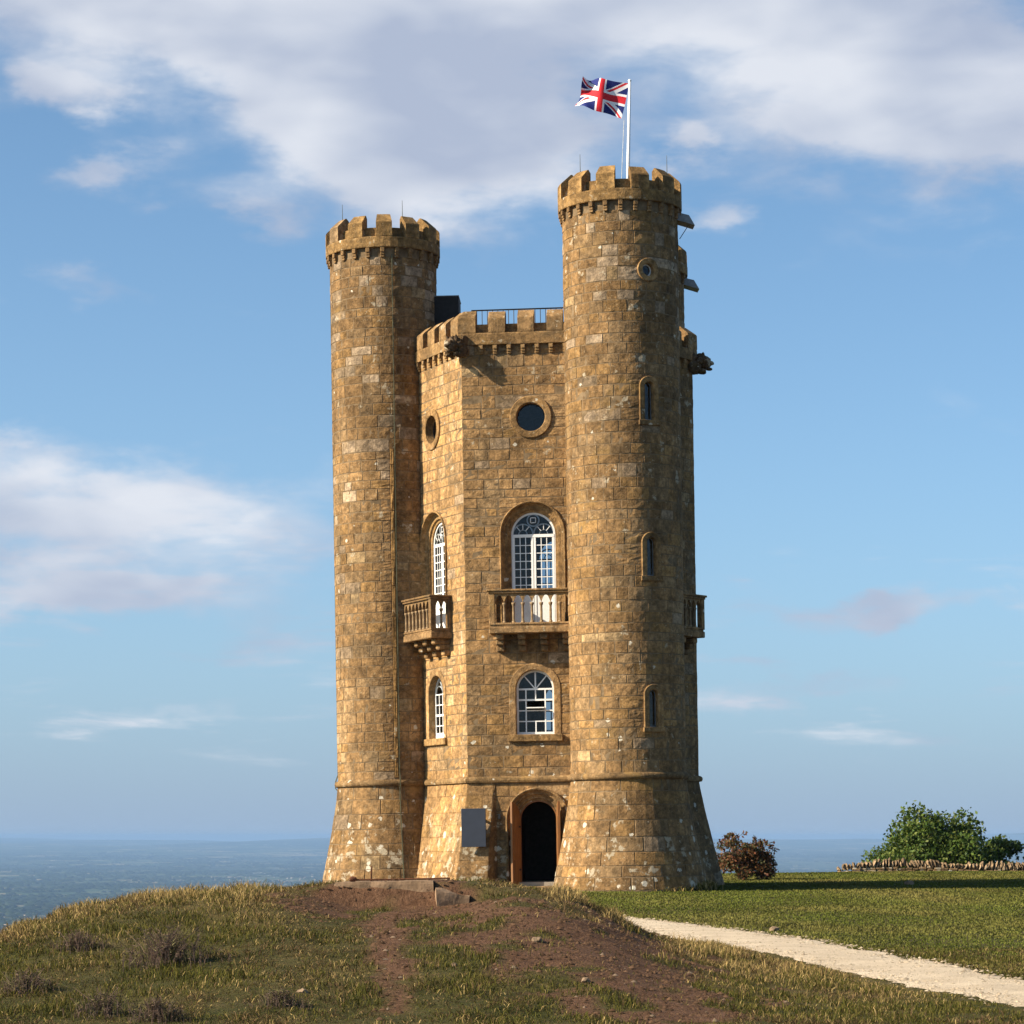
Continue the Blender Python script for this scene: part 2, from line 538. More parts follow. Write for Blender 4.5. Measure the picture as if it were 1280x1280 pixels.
SOIL = [(500, 1114, 95, 13, 1.8), (470, 1126, 110, 12, 1.1), (570, 1134, 110, 17, 1.15), (660, 1144, 70, 18, 1.0), (484, 1162, 24, 36, 1.05), (486, 1215, 22, 45, 0.95), (720, 1160, 75, 20, 1.1),
        (775, 1185, 85, 26, 1.15), (810, 1220, 95, 30, 1.15), (855, 1258, 85, 28, 1.05), (420, 1138, 45, 10, 0.75), (730, 1250, 60, 22, 0.65), (620, 1165, 120, 26, 0.85), (690, 1200, 90, 26, 0.8), (560, 1160, 70, 16, 0.7)]
STRAW = [(180, 1118, 130, 20, 1.1), (280, 1112, 90, 15, 1.0), (90, 1140, 70, 18, 0.9), (30, 1165, 60, 18, 0.8), (720, 1122, 55, 14, 1.0), (790, 1148, 70, 12, 1.0), (880, 1190, 90, 14, 1.0),
         (980, 1215, 110, 18, 0.9), (1110, 1250, 120, 22, 0.6), (620, 1110, 60, 8, 0.6), (330, 1150, 60, 14, 0.4), (330, 1118, 60, 12, 0.6)]


def blobs(lst, px, py):
    v = 0 * px
    for (cx, cy, sx, sy, w) in lst:
        v = np.maximum(v, w * np.exp(-(((px - cx) / sx) ** 2 + ((py - cy) / sy) ** 2)))
    return v


def soil_mask(X, Y, Z):
    px, py = to_px(X, np.maximum(Y, 5), Z)
    b = blobs(SOIL, px, py) * (Y < 58) * (Y > 12)
    n = fbm(X * 3.6, Y * 2.0, 41, 4) - 0.5
    return np.clip((b * 1.12 + n * 2.1 - 0.42) * 4, 0, 1) * (b > 0.05)


def straw_mask(X, Y, Z):
    px, py = to_px(X, np.maximum(Y, 5), Z)
    b = blobs(STRAW, px, py) * (Y < 66) * (Y > 12)
    n = fbm(X * 1.1, Y * 0.6, 57, 4) - 0.5
    return np.clip(b + n * 1.3 + 0.03, 0, 1)


# path edges as plan points (near edge, far edge)
PE_N = np.array([(5.6, 17.0), (4.44, 23.6), (3.66, 29.8), (2.98, 34.0), (2.62, 37.1), (2.2, 41.5), (1.75, 46.0), (0.9, 51.0), (0.0, 56.0), (-0.2, 63.0), (0.2, 70.0), (0.7, 75.3)])
PE_F = np.array([(9.0, 17.0), (6.6, 22.6), (5.33, 28.3), (4.88, 33.9), (4.25, 39.5), (3.6, 43.5), (3.0, 46.4), (2.1, 50.2), (1.2, 54.5), (0.9, 62.0), (1.3, 70.0), (1.9, 75.3)])


def resample(P, n):
    s = np.concatenate([[0], np.cumsum(np.hypot(*np.diff(P, axis=0).T))])
    s /= s[-1]
    t = np.linspace(0, 1, n)
    q = np.stack([np.interp(t, s, P[:, i]) for i in (0, 1)], 1)
    k = 9
    pad = np.pad(q, ((k, k), (0, 0)), mode='edge')
    ker = np.ones(2 * k + 1) / (2 * k + 1)
    return np.stack([np.convolve(pad[:, i], ker, 'valid') for i in (0, 1)], 1)


NP = 260
pe_n, pe_f = resample(PE_N, NP), resample(PE_F, NP)
wob = lambda s, a, b: (fbm(np.arange(NP) * 0.30, 0 * np.arange(NP) + s, 70 + s, 3) - 0.5)
pe_n[:, 0] += wob(1, 0, 0) * 0.28 + RNG.normal(size=NP) * 0.035
pe_f[:, 0] += wob(5, 0, 0) * 0.34 + RNG.normal(size=NP) * 0.04


def on_path(X, Y, m=0.0):
    o1 = np.argsort(pe_n[:, 1]); o2 = np.argsort(pe_f[:, 1])
    a = np.interp(Y, pe_n[o1, 1], pe_n[o1, 0]); b = np.interp(Y, pe_f[o2, 1], pe_f[o2, 0])
    return (X > a + m) & (X < b - m) & (Y < 75) & (Y > 17)


def mat_ground():
    t = NT('hill_ground')
    co = t.new('ShaderNodeTexCoord').outputs['Object']
    at = t.new('ShaderNodeAttribute', attribute_name='masks').outputs['Color']
    sc = t.new('ShaderNodeSeparateColor'); t.put(sc.inputs[0], at)
    n1 = t.noise(co, 0.7, 6, 0.65); n2 = t.noise(co, 9, 6, 0.7); n3 = t.noise(co, 45, 4, 0.7)
    g = t.mix(t.ramp(n1, 0.35, 0.68), (0.038, 0.042, 0.011), (0.075, 0.064, 0.020))
    g = t.mix(t.ramp(n2, 0.4, 0.75, 0, 0.6), g, (0.085, 0.062, 0.026))
    g = t.mix(t.math('MULTIPLY', sc.outputs[1], t.ramp(n2, 0.25, 0.6, 0.35, 0.95)), g, (0.15, 0.105, 0.045))
    s = t.mix(t.ramp(n2, 0.3, 0.7), (0.075, 0.038, 0.021), (0.148, 0.080, 0.046))
    s = t.mix(t.ramp(n3, 0.60, 0.74, 0, 0.6), s, (0.17, 0.11, 0.068))
    near = t.mix(sc.outputs[0], g, s)
    # the plain: fields, hedges, woods, villages
    v = t.new('ShaderNodeTexVoronoi'); t.put(v.inputs['Vector'], co); v.inputs['Scale'].default_value = 1 / 330.0
    vc = t.new('ShaderNodeSeparateColor'); t.put(vc.inputs[0], v.outputs['Color'])
    f = t.mix(vc.outputs[0], (0.035, 0.06, 0.022), (0.085, 0.095, 0.04))
    f = t.mix(t.math('GREATER_THAN', vc.outputs[1], 0.80), f, (0.24, 0.20, 0.12))
    wd = t.noise(co, 1 / 900.0, 5, 0.6)
    f = t.mix(t.ramp(wd, 0.52, 0.60), f, (0.014, 0.030, 0.014))
    wd2 = t.noise(co, 1 / 5200.0, 6, 0.65)
    f = t.mix(t.ramp(wd2, 0.47, 0.56, 0, 0.85), f, (0.016, 0.030, 0.016))
    v2 = t.new('ShaderNodeTexVoronoi'); t.put(v2.inputs['Vector'], co); v2.inputs['Scale'].default_value = 1 / 260.0
    vt = t.noise(co, 1 / 2600.0, 3, 0.5)
    town = t.math('MULTIPLY', t.ramp(v2.outputs['Distance'], 0.12, 0.16, 1, 0), t.ramp(vt, 0.54, 0.60))
    f = t.mix(town, f, (0.75, 0.72, 0.68))
    hd = t.noise(co, 1 / 170.0, 4, 0.7)
    f = t.mix(t.ramp(hd, 0.50, 0.58, 0, 0.8), f, (0.012, 0.024, 0.012))
    f = t.mix(t.ramp(hd, 0.40, 0.33, 0, 0.5), f, (0.14, 0.13, 0.07))
    col = t.mix(sc.outputs[2], near, f)
    t.bump(t.math('ADD', n2, t.math('MULTIPLY', n3, 0.5)), 0.8, 0.06)
    return t.set(col, 0.95, 0.1)


def build_ground():
    ny = 270
    ys = np.concatenate([np.linspace(-320, 0, 14)[:-1], np.linspace(0, 14, 15)[:-1], np.linspace(14, 44, ny)[:-1], np.linspace(44, 125, 110)[:-1],
                         np.geomspace(125, 58000, 120)])
    xn = np.concatenate([np.linspace(0, 13, 88)[:-1], np.linspace(13, 30, 40)[:-1], np.geomspace(30, 34000, 74)])
    xs = np.concatenate([-xn[::-1], xn[1:]])
    X, Y = np.meshgrid(xs, ys)
    Z = H(X, Y)
    nx, ny = len(xs), len(ys)
    v = np.stack([X.ravel(), Y.ravel(), Z.ravel()], 1)
    i = (np.arange(ny - 1)[:, None] * nx + np.arange(nx - 1)[None, :]).ravel()
    f = np.stack([i, i + 1, i + nx + 1, i + nx], 1)
    me = bpy.data.meshes.new('ground')
    me.vertices.add(len(v)); me.vertices.foreach_set('co', v.astype(np.float32).ravel())
    me.loops.add(f.size); me.loops.foreach_set('vertex_index', f.astype(np.int32).ravel())
    me.polygons.add(len(f)); me.polygons.foreach_set('loop_start', (np.arange(len(f)) * 4).astype(np.int32))
    me.polygons.foreach_set('use_smooth', np.ones(len(f), bool))
    me.update(calc_edges=True)
    a = me.color_attributes.new('masks', 'FLOAT_COLOR', 'POINT')
    far = sstep(Y, 160, 420)
    col = np.stack([soil_mask(X, Y, Z).ravel(), straw_mask(X, Y, Z).ravel() * (1 - far.ravel()), far.ravel(), np.ones(X.size)], 1)
    a.data.foreach_set('color', col.astype(np.float32).ravel())
    me.materials.append(mat_ground())
    o = link('ground', me)
    tag(o, 'grassy hilltop with bare soil and the wide plain below it', kind='structure')


def mat_path():
    t = NT('limestone_gravel')
    co = t.new('ShaderNodeTexCoord').outputs['Object']
    n1 = t.noise(co, 1.4, 5, 0.6); n2 = t.noise(co, 26, 6, 0.75)
    c = t.mix(t.ramp(n1, 0.3, 0.7), (0.56, 0.45, 0.325), (0.70, 0.58, 0.43))
    c = t.mix(t.ramp(n2, 0.45, 0.78, 0.0, 0.5), c, (0.33, 0.24, 0.155))
    n4 = t.noise(co, 70, 3, 0.7)
    c = t.mix(t.ramp(n4, 0.55, 0.7, 0.0, 0.55), c, (0.28, 0.21, 0.14))
    t.bump(t.math('ADD', n2, n4), 0.9, 0.03)
    return t.set(c, 0.95, 0.1)


def build_path():
    rows = []
    K = 12
    for k in range(K + 1):
        p = pe_n + (pe_f - pe_n) * k / K
        rows.append([(x, y, z + 0.006 + 0.022 * math.sin(PI * k / K) - 0.03 * (k in (0, K))) for (x, y), z in zip(p, H(p[:, 0], p[:, 1]))])
    mb = MB(); mb.sweep(rows)
    tag(mb.build('path', mat_path(), smooth=True), 'pale limestone gravel path crossing the lawn to the tower', kind='structure')


build_ground()
build_path()

# ------------------------------------------------------------------ the tower
TOWER_Y = 79.6
ROT = R(-5)
LEAN = R(-0.88)
tower = empty('stone_tower')
tower.matrix_basis = Matrix.Translation((1.25, TOWER_Y, 0)) @ Matrix.Rotation(LEAN, 4, 'Y') @ Matrix.Rotation(ROT, 4, 'Z')
tag(tower, 'tall hexagonal golden limestone tower with round battlemented corner turrets on the hilltop', 'tower')
VIEW = (Matrix.Rotation(-ROT, 3, 'Z') @ Vector((-1.25, -TOWER_Y, 0))).normalized()     # from tower towards the camera, local axes

RC = 4.25                                           # core corner radius
RT = 4.78                                           # turret centres
ZS = 3.10                                           # string course
HEXA = [-90, -30, 30, 90, 150, 210]                 # V1..V6, measured from the front (-Y), to the right
V = [Vector((RC * math.sin(R(a)), -RC * math.cos(R(a)), 0)) for a in HEXA]
TINTS = [((0.275, 0.19, 0.100), 58), ((0.305, 0.207, 0.098), 12), ((0.27, 0.20, 0.118), 22), ((0.235, 0.165, 0.09), 7), ((0.31, 0.255, 0.19), 3), ((0.38, 0.30, 0.185), 2)]


def pick_tint(tint_gain=1.0):
    t = random.choices([c for c, w in TINTS], [w for c, w in TINTS])[0]
    k = random.uniform(0.9, 1.1) * tint_gain
    return tuple(x * k for x in t)


def face_map(k, batter=None):
    A, B = V[k], V[(k + 1) % 6]
    T = (B - A).normalized()
    N = Vector((T.y, -T.x, 0))

    def f(u, z, d):
        if batter: d = d + batter(z)
        p = A + T * u + N * d
        return (p.x, p.y, z)
    f.n = lambda u: N
    f.len = (B - A).length
    return f


def turret_map(k, r0, flare=0.56):
    a = R(HEXA[k])
    cx, cy = RT * math.sin(a), -RT * math.cos(a)

    def f(u, z, d):
        r = r0 + d
        if z < ZS: r += flare * (max(0.0, (ZS - z)) / ZS) ** 1.25
        ang = u / r0
        return (cx + r * math.sin(ang), cy - r * math.cos(ang), z)
    f.n = lambda u: Vector((math.sin(u / r0), -math.cos(u / r0), 0))
    f.c = (cx, cy)
    return f


class Opening:
    """an arched (zs given) or round opening: uc, half width w, bottom z0, springing zs; ex = how far the surround reaches"""

    def __init__(s, uc, w, z0, zs, ex, circle=False):
        s.uc, s.w, s.z0, s.zs, s.ex, s.circle = uc, w, z0, zs, ex, circle
        W = w + ex
        s.bot = zs - W if circle else z0
        s.top = zs + W

    def hw(s, z):
        W = s.w + s.ex
        if z >= s.top or z < s.bot - 1e-6: return 0.0
        if z <= s.zs and not s.circle: return W
        return math.sqrt(max(0.0, W * W - (z - s.zs) ** 2))

    def outline(s, o, n=22):
        W = s.w + o
        if s.circle:
            return [(s.uc + W * math.cos(2 * PI * i / 40), s.zs + W * math.sin(2 * PI * i / 40)) for i in range(40)]
        p = [(s.uc - W, s.z0)] + [(s.uc - W, s.z0 + (s.zs - s.z0) * i / 4) for i in range(1, 4)]
        p += [(s.uc - W * math.cos(PI * i / n), s.zs + W * math.sin(PI * i / n)) for i in range(n + 1)]
        p += [(s.uc + W, s.z0 + (s.zs - s.z0) * i / 4) for i in (3, 2, 1)] + [(s.uc + W, s.z0)]
        return p

    def surround(s, mp, prof, n=22):
        """sweep a moulding profile [(offset from opening, depth)] round the opening"""
        return [[mp(u, z, d) for u, z in s.outline(o, n)] for o, d in prof]


def rows_between(levels, h, jit=0.24):
    out = []
    for a, b in zip(levels[:-1], levels[1:]):
        n = max(1, round((b - a) / h))
        w = [1 + random.uniform(-jit, jit) for _ in range(n)]
        t = a
        for x in w:
            t2 = t + (b - a) * x / sum(w)
            out.append((t, t2)); t = t2
    return out


def clean_levels(lv, gap=0.12):
    lv = sorted(lv)
    out = [lv[0]]
    for x in lv[1:]:
        if x - out[-1] > gap: out.append(x)
        elif x == lv[-1]: out[-1] = x
    return out


STONES = []                                         # (score, owner key, verts, faces, tint)


def stone(owner, mp, z0, z1, bl, br, proud, tint, curved=False, cols=2, g=0.007, c=0.016, rough=0.009, score=0.0):
    if g == 0.007: g = random.choice((0.0015, 0.003, 0.004, 0.007)); c = random.uniform(0.008, 0.02)
    fl = bl if callable(bl) else (lambda z: bl)
    fr = br if callable(br) else (lambda z: br)
    nz = 6 if curved else 3
    n = cols + 1

    def grid(ins):
        P = []
        for i in range(nz):
            z = z0 + ins + (z1 - z0 - 2 * ins) * i / (nz - 1)
            a, b = fl(z) + ins, fr(z) - ins
            if b < a: a = b = (a + b) / 2
            P.append([(a + (b - a) * j / cols, z) for j in range(n)])
        return P
    gi, go = grid(g + c), grid(g)
    verts, faces = [], []
    for i in range(nz):
        for j in range(n):
            u, z = gi[i][j]
            edge = i in (0, nz - 1) or j in (0, n - 1)
            verts.append(mp(u + random.uniform(-.004, .004), z + random.uniform(-.004, .004), proud + random.uniform(-rough, rough * (0.4 if edge else 1.2))))
    for i in range(nz - 1):
        for j in range(cols):
            a = i * n + j
            faces.append((a, a + 1, a + n + 1, a + n))
    per = [(0, j) for j in range(n)] + [(i, n - 1) for i in range(1, nz)] + [(nz - 1, j) for j in range(n - 2, -1, -1)] + [(i, 0) for i in range(nz - 2, 0, -1)]
    b = len(verts)
    for i, j in per:
        u, z = go[i][j]
        verts.append(mp(u, z, -0.012))
    m = len(per)
    for k in range(m):
        i, j = per[k]; i2, j2 = per[(k + 1) % m]
        faces.append((b + k, b + (k + 1) % m, i2 * n + j2, i * n + j))
    STONES.append((score, owner, verts, faces, tint))


def lay(owner, mp, rows, u0, u1, ops, wmin, wmax, u0f=None, u1f=None, proud=(0.003, 0.014), tint_gain=1.0, colw=0.35, vis=1.0, tintf=None, wrap=False, rough=0.008):
    """lay courses of stones between u0 and u1 leaving the openings free; returns nothing, fills STONES"""
    for z0, z1 in rows:
        zm = (z0 + z1) / 2
        segs = []
        left, lf = u0 + (random.uniform(-0.3, 0) if wrap else 0), u0f
        shift = left - u0
        for o in sorted(ops, key=lambda o: o.uc):
            if o.top <= z0 + 1e-6 or o.bot >= z1 - 1e-6: continue
            hw = (lambda o: (lambda z: o.uc - o.hw(z)))(o)
            hw2 = (lambda o: (lambda z: o.uc + o.hw(z)))(o)
            segs.append((left, lf, o.uc, hw))
            left, lf = o.uc, hw2
        segs.append((left, lf, u1 + shift, u1f))
        for a, af, b, bf in segs:
            zz = [z0 + (z1 - z0) * i / 6 for i in range(7)]
            amax = max(af(z) for z in zz) if af else a
            bmin = min(bf(z) for z in zz) if bf else b
            amin = min(af(z) for z in zz) if af else a
            bmax = max(bf(z) for z in zz) if bf else b
            if bmax - amin < 0.03: continue
            if bmin - amax < 0.12:
                js = [amin, bmax]
                cuts = []
            else:
                cuts = []
                x = amax
                while True:
                    w = random.uniform(wmin, wmax)
                    if x + w > bmin - wmin * 0.55: break
                    x += w
                    cuts.append(x)
            bounds = [af or a] + cuts + [bf or b]
            for p, q in zip(bounds[:-1], bounds[1:]):
                cur = callable(p) or callable(q)
                um = ((p(zm) if callable(p) else p) + (q(zm) if callable(q) else q)) / 2
                wd = (q(zm) if callable(q) else q) - (p(zm) if callable(p) else p)
                sc = max(0.0, mp.n(um).dot(VIEW)) * wd * (z1 - z0) * vis
                stone(owner, mp, z0, z1, p, q, random.uniform(*proud), tintf(um, zm) if tintf else pick_tint(tint_gain), cur, max(2, min(5, int(wd / colw) + 1)) if wrap else 2, score=sc, rough=rough)


def shell(mb, mp, levels, u0, u1, ops, cols=1, u0f=None, u1f=None):
    """the backing wall with its openings"""
    lv = set(levels)
    for o in ops:
        n = 14
        lv.update([max(o.bot, levels[0]), min(o.top, levels[-1])])
        s0 = o.bot if o.circle else o.zs
        lv.update([s0 + (o.top - s0) * (0.5 - 0.5 * math.cos(PI * i / n)) for i in range(n + 1)])
    lv = sorted(z for z in lv if levels[0] - 1e-6 <= z <= levels[-1] + 1e-6)
    for z0, z1 in zip(lv[:-1], lv[1:]):
        if z1 - z0 < 1e-5: continue
        segs, left = [], (u0f or (lambda z: u0))
        for o in sorted(ops, key=lambda o: o.uc):
            if o.top <= z0 + 1e-6 or o.bot >= z1 - 1e-6: continue
            e = 1e-5
            segs.append((left, (lambda o, a, b: (lambda z: o.uc - o.hw(min(max(z, a + e), b - e))))(o, z0, z1)))
            left = (lambda o, a, b: (lambda z: o.uc + o.hw(min(max(z, a + e), b - e))))(o, z0, z1)
        segs.append((left, (u1f or (lambda z: u1))))
        for a, b in segs:
            lo = [mp(a(z0) + (b(z0) - a(z0)) * i / cols, z0, 0) for i in range(cols + 1)]
            hi = [mp(a(z1) + (b(z1) - a(z1)) * i / cols, z1, 0) for i in range(cols + 1)]
            mb.sweep([lo, hi])


# ---- walls of the core
ARCH_BIG = dict(w=0.62, z0=7.30, zs=9.95, ex=0.28)
ARCH_LOW = dict(w=0.53, z0=4.35, zs=5.62, ex=0.17)
ROUND = dict(w=0.40, z0=0, zs=13.21, ex=0.16, circle=True)
WALL_TOP = 15.30
BAT = 0.62


def batter(z):
    return BAT * (max(0.0, ZS - z) / ZS) ** 1.15 if z < ZS else 0.0


def corner(z):
    return batter(z) * math.tan(R(30))


wall_names = {0: 'left', 1: 'front', 2: 'right', 3: 'rear_right', 4: 'rear', 5: 'rear_left'}
OPEN = {}
walls = {}
for k in range(6):
    mp = face_map(k)
    uc = {1: 1.92, 2: 2.45}.get(k, 2.125)
    ops = []
    if k in (0, 1, 2, 4):
        ops = [Opening(uc, **ROUND), Opening(uc, **ARCH_BIG), Opening(uc, **ARCH_LOW)]
    door = []
    if k == 1:
        door = [Opening(1.95, 0.50, -0.2, 1.97, 0.36)]
    OPEN[k] = ops + door
    mb = MB()
    shell(mb, mp, [ZS if k != 1 else -0.2, WALL_TOP], 0.0, mp.len, ops + door)
    w = mb.build('wall', M['mortar'], tower)
    walls[k] = w
    lv = clean_levels([ZS + 0.02] + [o.z0 if not o.circle else o.bot for o in ops] + [WALL_TOP - 0.02])
    e0, e1 = (-0.012, mp.len + 0.012)
    if k in (0, 1, 2):
        lay(('wall', k), mp, rows_between(lv, 0.295), e0, e1, ops, 0.30, 0.74, tint_gain={0: 1.5, 1: 1.1, 2: 0.9}[k], vis=1.0 if k < 2 else 0.2)  # left wall tint raised: sunlit brightness put into the stone colour
    else:
        lay(('wall', k), mp, rows_between(lv, 0.45), e0, e1, ops, 0.6, 1.2, vis=0.0)
# plain wall round the door
mp = face_map(1)
lay(('wall', 1), mp, rows_between([0.0, ZS - 0.12], 0.36), 0.70, 4.1, OPEN[1][3:], 0.4, 0.8, proud=(0.008, 0.02), tint_gain=1.05, vis=0.5, rough=0.003)

# battered plinth of every wall
for k in range(6):
    mp = face_map(k, batter)
    mb = MB()
    L = mp.len
    if k == 1:
        edge = lambda z: 0.74 - 0.21 * (ZS - z) / ZS
        zz = [ZS * i / 8 for i in range(9)]
        fm = face_map(1)
        mb.sweep([[mp(-corner(z), z, 0), mp(edge(z), z, 0)] for z in zz])
        mb.sweep([[mp(edge(z), z, 0), fm(0.80, z, 0.004)] for z in zz])
        lay(('plinth', k), mp, rows_between([0, ZS - 0.08], 0.40), 0, 1, [], 0.45, 0.75, u0f=lambda z: -corner(z) - 0.004, u1f=lambda z: edge(z), proud=(0.004, 0.013), tint_gain=0.98, vis=0.9, rough=0.003)
    else:
        zz = [ZS * i / 8 for i in range(9)]
        mb.sweep([[mp(-corner(z), z, 0), mp(L + corner(z), z, 0)] for z in zz])
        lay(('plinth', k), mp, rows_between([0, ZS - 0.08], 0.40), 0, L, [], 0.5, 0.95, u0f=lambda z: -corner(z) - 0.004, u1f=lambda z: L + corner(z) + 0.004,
            proud=(0.004, 0.013), tint_gain=1.35 if k == 0 else 0.95, vis=0.8 if k == 0 else 0.0, rough=0.003)  # left plinth lightened too, its sunlit look carried by the tint
    walls[('p', k)] = mb.build('plinth', M['stone'], tower)

# string course round the core
prof = [(-0.02, -0.10), (0.085, -0.075), (0.105, -0.02), (0.10, 0.035), (0.06, 0.075), (-0.02, 0.10)]
for k in range(6):
    mp = face_map(k)
    mb = MB()
    rows = []
    for d, dz in prof:
        t = d * math.tan(R(30))
        rows.append([mp(-t, ZS + dz, d), mp(mp.len + t, ZS + dz, d)])
    mb.sweep(rows, tint=(0.27, 0.195, 0.105))
    mb.build('string_course', M['stone'], tower)

# floors, ceiling and inside partition of the hollow core
for z in (0.02, 3.95, 7.24, 11.6):
    mb = MB()
    P = [v * 0.985 for v in V]
    mb.add([(p.x, p.y, z) for p in P] + [(p.x, p.y, z + 0.2) for p in P],
           [(5, 4, 3, 2, 1, 0), (6, 7, 8, 9, 10, 11)] + [(i, (i + 1) % 6, 6 + (i + 1) % 6, 6 + i) for i in range(6)])
    mb.build('floor', M['plaster'], tower)

# ---- turrets
turrets = {}
TUR = {0: dict(r0=1.555, dz=-0.15, nm=12, nc=24, rot=9, rc=7.0), 2: dict(r0=1.59, dz=0.0, nm=11, nc=25, rot=-10.6, rc=3.3), 4: dict(r0=1.56, dz=-0.12, nm=11, nc=24, rot=8, rc=0)}
SLITS = []
for k, T in TUR.items():
    r0 = T['r0']
    mp = turret_map(k, r0)
    T['mp'] = mp
    top = 18.45 + T['dz']
    ops = []
    if k == 2:
        uc = r0 * R(29)                             # 25 deg to the right of the line of sight
        ops = [Opening(uc, 0.135, 12.75, 13.66, 0.12), Opening(uc, 0.135, 8.52, 9.43, 0.12), Opening(uc, 0.135, 4.42, 5.30, 0.12), Opening(uc + 0.03, 0.165, 0, 16.83, 0.13, True)]
        SLITS = ops
    if k == 0:
        chase = Opening(r0 * R(13.6), 0.055, 3.2, 12.6, 0.0)
        ops = [chase]
    T['ops'] = ops
    mb = MB()
    U = 2 * PI * r0
    s0 = -PI * r0
    zz = [-0.2, 0.2, 0.6, 1.0, 1.4, 1.8, 2.2, 2.6, ZS, top + 0.35]
    shell(mb, mp, zz, s0, s0 + U, [o for o in ops if o.w > 0.1], cols=40)
    turrets[k] = mb.build('turret', M['mortar'], tower, smooth=False)
    lv = clean_levels([ZS + 0.02] + [o.z0 if not o.circle else o.bot for o in ops] + [top])
    vis = {0: 1.0, 2: 1.0, 4: 0.0}[k]

    def tf(u, z, k=k):
        # more pale replacement blocks high up, mellower lower down
        if z > 11.3 and random.random() < (0.09 if k == 0 else 0.07) + 0.07 * (z > 14.5):
            q = random.uniform(0.85, 1.15)
            return (0.36 * q, 0.305 * q, 0.24 * q)
        return pick_tint(1.10 - 0.24 * min(1, max(0, (z - 7.5) / 5)))
    lay(('turret', k), mp, rows_between(lv, 0.295), s0, s0 + U, ops, 0.28, 0.72, vis=vis, tintf=tf, wrap=True, colw=0.22)
    lay(('turret', k), mp, rows_between([0.0, ZS - 0.08], 0.38), s0, s0 + U, [], 0.45, 0.95, vis=vis * 0.9, wrap=True, colw=0.25, proud=(0.004, 0.016), tint_gain=0.98, rough=0.004)
    if k == 0:
        z = 3.25
        while z < 12.6:
            h = random.uniform(0.5, 0.9)
            q = random.uniform(0.85, 1.1)
            stone(('turret', k), mp, z, min(z + h, 12.75), chase.uc - 0.055, chase.uc + 0.055, 0.035, (0.33 * q, 0.22 * q, 0.095 * q), g=0.006, c=0.008, score=0)
            z += h
    # string course of the turret
    rows = [[mp(s0 + U * i / 48, ZS + dz, d) for i in range(48)] for d, dz in [(-0.02, -0.10), (0.075, -0.08), (0.105, -0.02), (0.10, 0.04), (0.055, 0.085), (-0.02, 0.11)]]
    fl = turret_map(k, r0, 0.0)
    rows = [[fl(s0 + U * i / 48, ZS + dz, d) for i in range(48)] for d, dz in [(-0.02, -0.10), (0.075, -0.08), (0.105, -0.02), (0.10, 0.04), (0.055, 0.085), (-0.02, 0.11)]]
    mb = MB(); mb.sweep(rows, True, tint=(0.25, 0.18, 0.10)); mb.build('string_course', M['stone'], turrets[k], smooth=True)
    # parapet: band, low wall, corbels, merlons
    pr = 0.125
    zb = 18.70 + T['dz']
    cx, cy = mp.c

    def ring(rads, n=48):
        return [[(cx + r * math.sin(2 * PI * i / n), cy - r * math.cos(2 * PI * i / n), z) for i in range(n)] for r, z in rads]
    mb = MB()
    mb.sweep(ring([(r0 - 0.45, zb + 0.02), (r0 + pr - 0.01, zb), (r0 + pr, zb + 0.02), (r0 + pr, zb + 0.28), (r0 + pr - 0.02, zb + 0.31), (r0 - 0.06, zb + 0.315), (r0 - 0.08, zb + 0.60), (r0 - 0.26, zb + 0.62), (r0 - 0.28, zb + 0.02)]), True, tint=(0.26, 0.18, 0.085))
    mb.build('parapet', M['stone'], turrets[k])
    mb = MB(); mb.add([(cx + (r0 - 0.2) * math.sin(2 * PI * i / 32), cy - (r0 - 0.2) * math.cos(2 * PI * i / 32), zb + 0.05) for i in range(32)], [tuple(range(32))]); mb.build('roof', M['lead'], turrets[k])
    cb = MB()
    for (za, zc, d0, d1) in [(-0.005, -0.14, 0.02, pr - 0.015), (-0.14, -0.215, 0.02, pr - 0.045), (-0.215, -0.285, 0.02, 0.065)]:
        cb.box(-0.06, 0.06, -(r0 + d1), -(r0 - 0.03), zc, za, bev=0.012, tint=(0.25, 0.175, 0.095))
    cme = cb.mesh('corbel', M['stone'])
    for i in range(T['nc']):
        a = 2 * PI * i / T['nc'] + R(T['rc'])
        link('corbel', cme, turrets[k], (cx, cy, zb), a)
    step = 2 * PI / T['nm']
    half = step * 0.265
    for i in range(T['nm']):
        mm = MB()
        a0 = i * step + R(T['rot'])
        q = random.uniform(0.85, 1.2)
        tint = random.choice([(0.29 * q, 0.20 * q, 0.095 * q), (0.31 * q, 0.215 * q, 0.10 * q), (0.27 * q, 0.205 * q, 0.13 * q)])
        n = 5
        rows = []
        hz = random.uniform(-0.03, 0.03)
        for (r, z) in [(r0 - 0.30, 0.30), (r0 + pr - 0.01, 0.30), (r0 + pr, 0.34), (r0 + pr - 0.004, 0.70 + hz), (r0 + pr - 0.03, 0.74 + hz), (r0 - 0.17, 0.975 + hz), (r0 - 0.21, 0.985 + hz), (r0 - 0.30, 0.90 + hz)]:
            rows.append([(r * math.sin(-half + 2 * half * j / n), -r * math.cos(-half + 2 * half * j / n), z) for j in range(n + 1)])
        mm.sweep(rows + [rows[0]], tint=tint)
        m_ = len(rows)
        mm.add([r[0] for r in rows], [tuple(range(m_))], tint)
        mm.add([r[-1] for r in rows], [tuple(range(m_))[::-1]], tint)
        mm.build('merlon', M['stone'], turrets[k], (cx, cy, zb), a0)

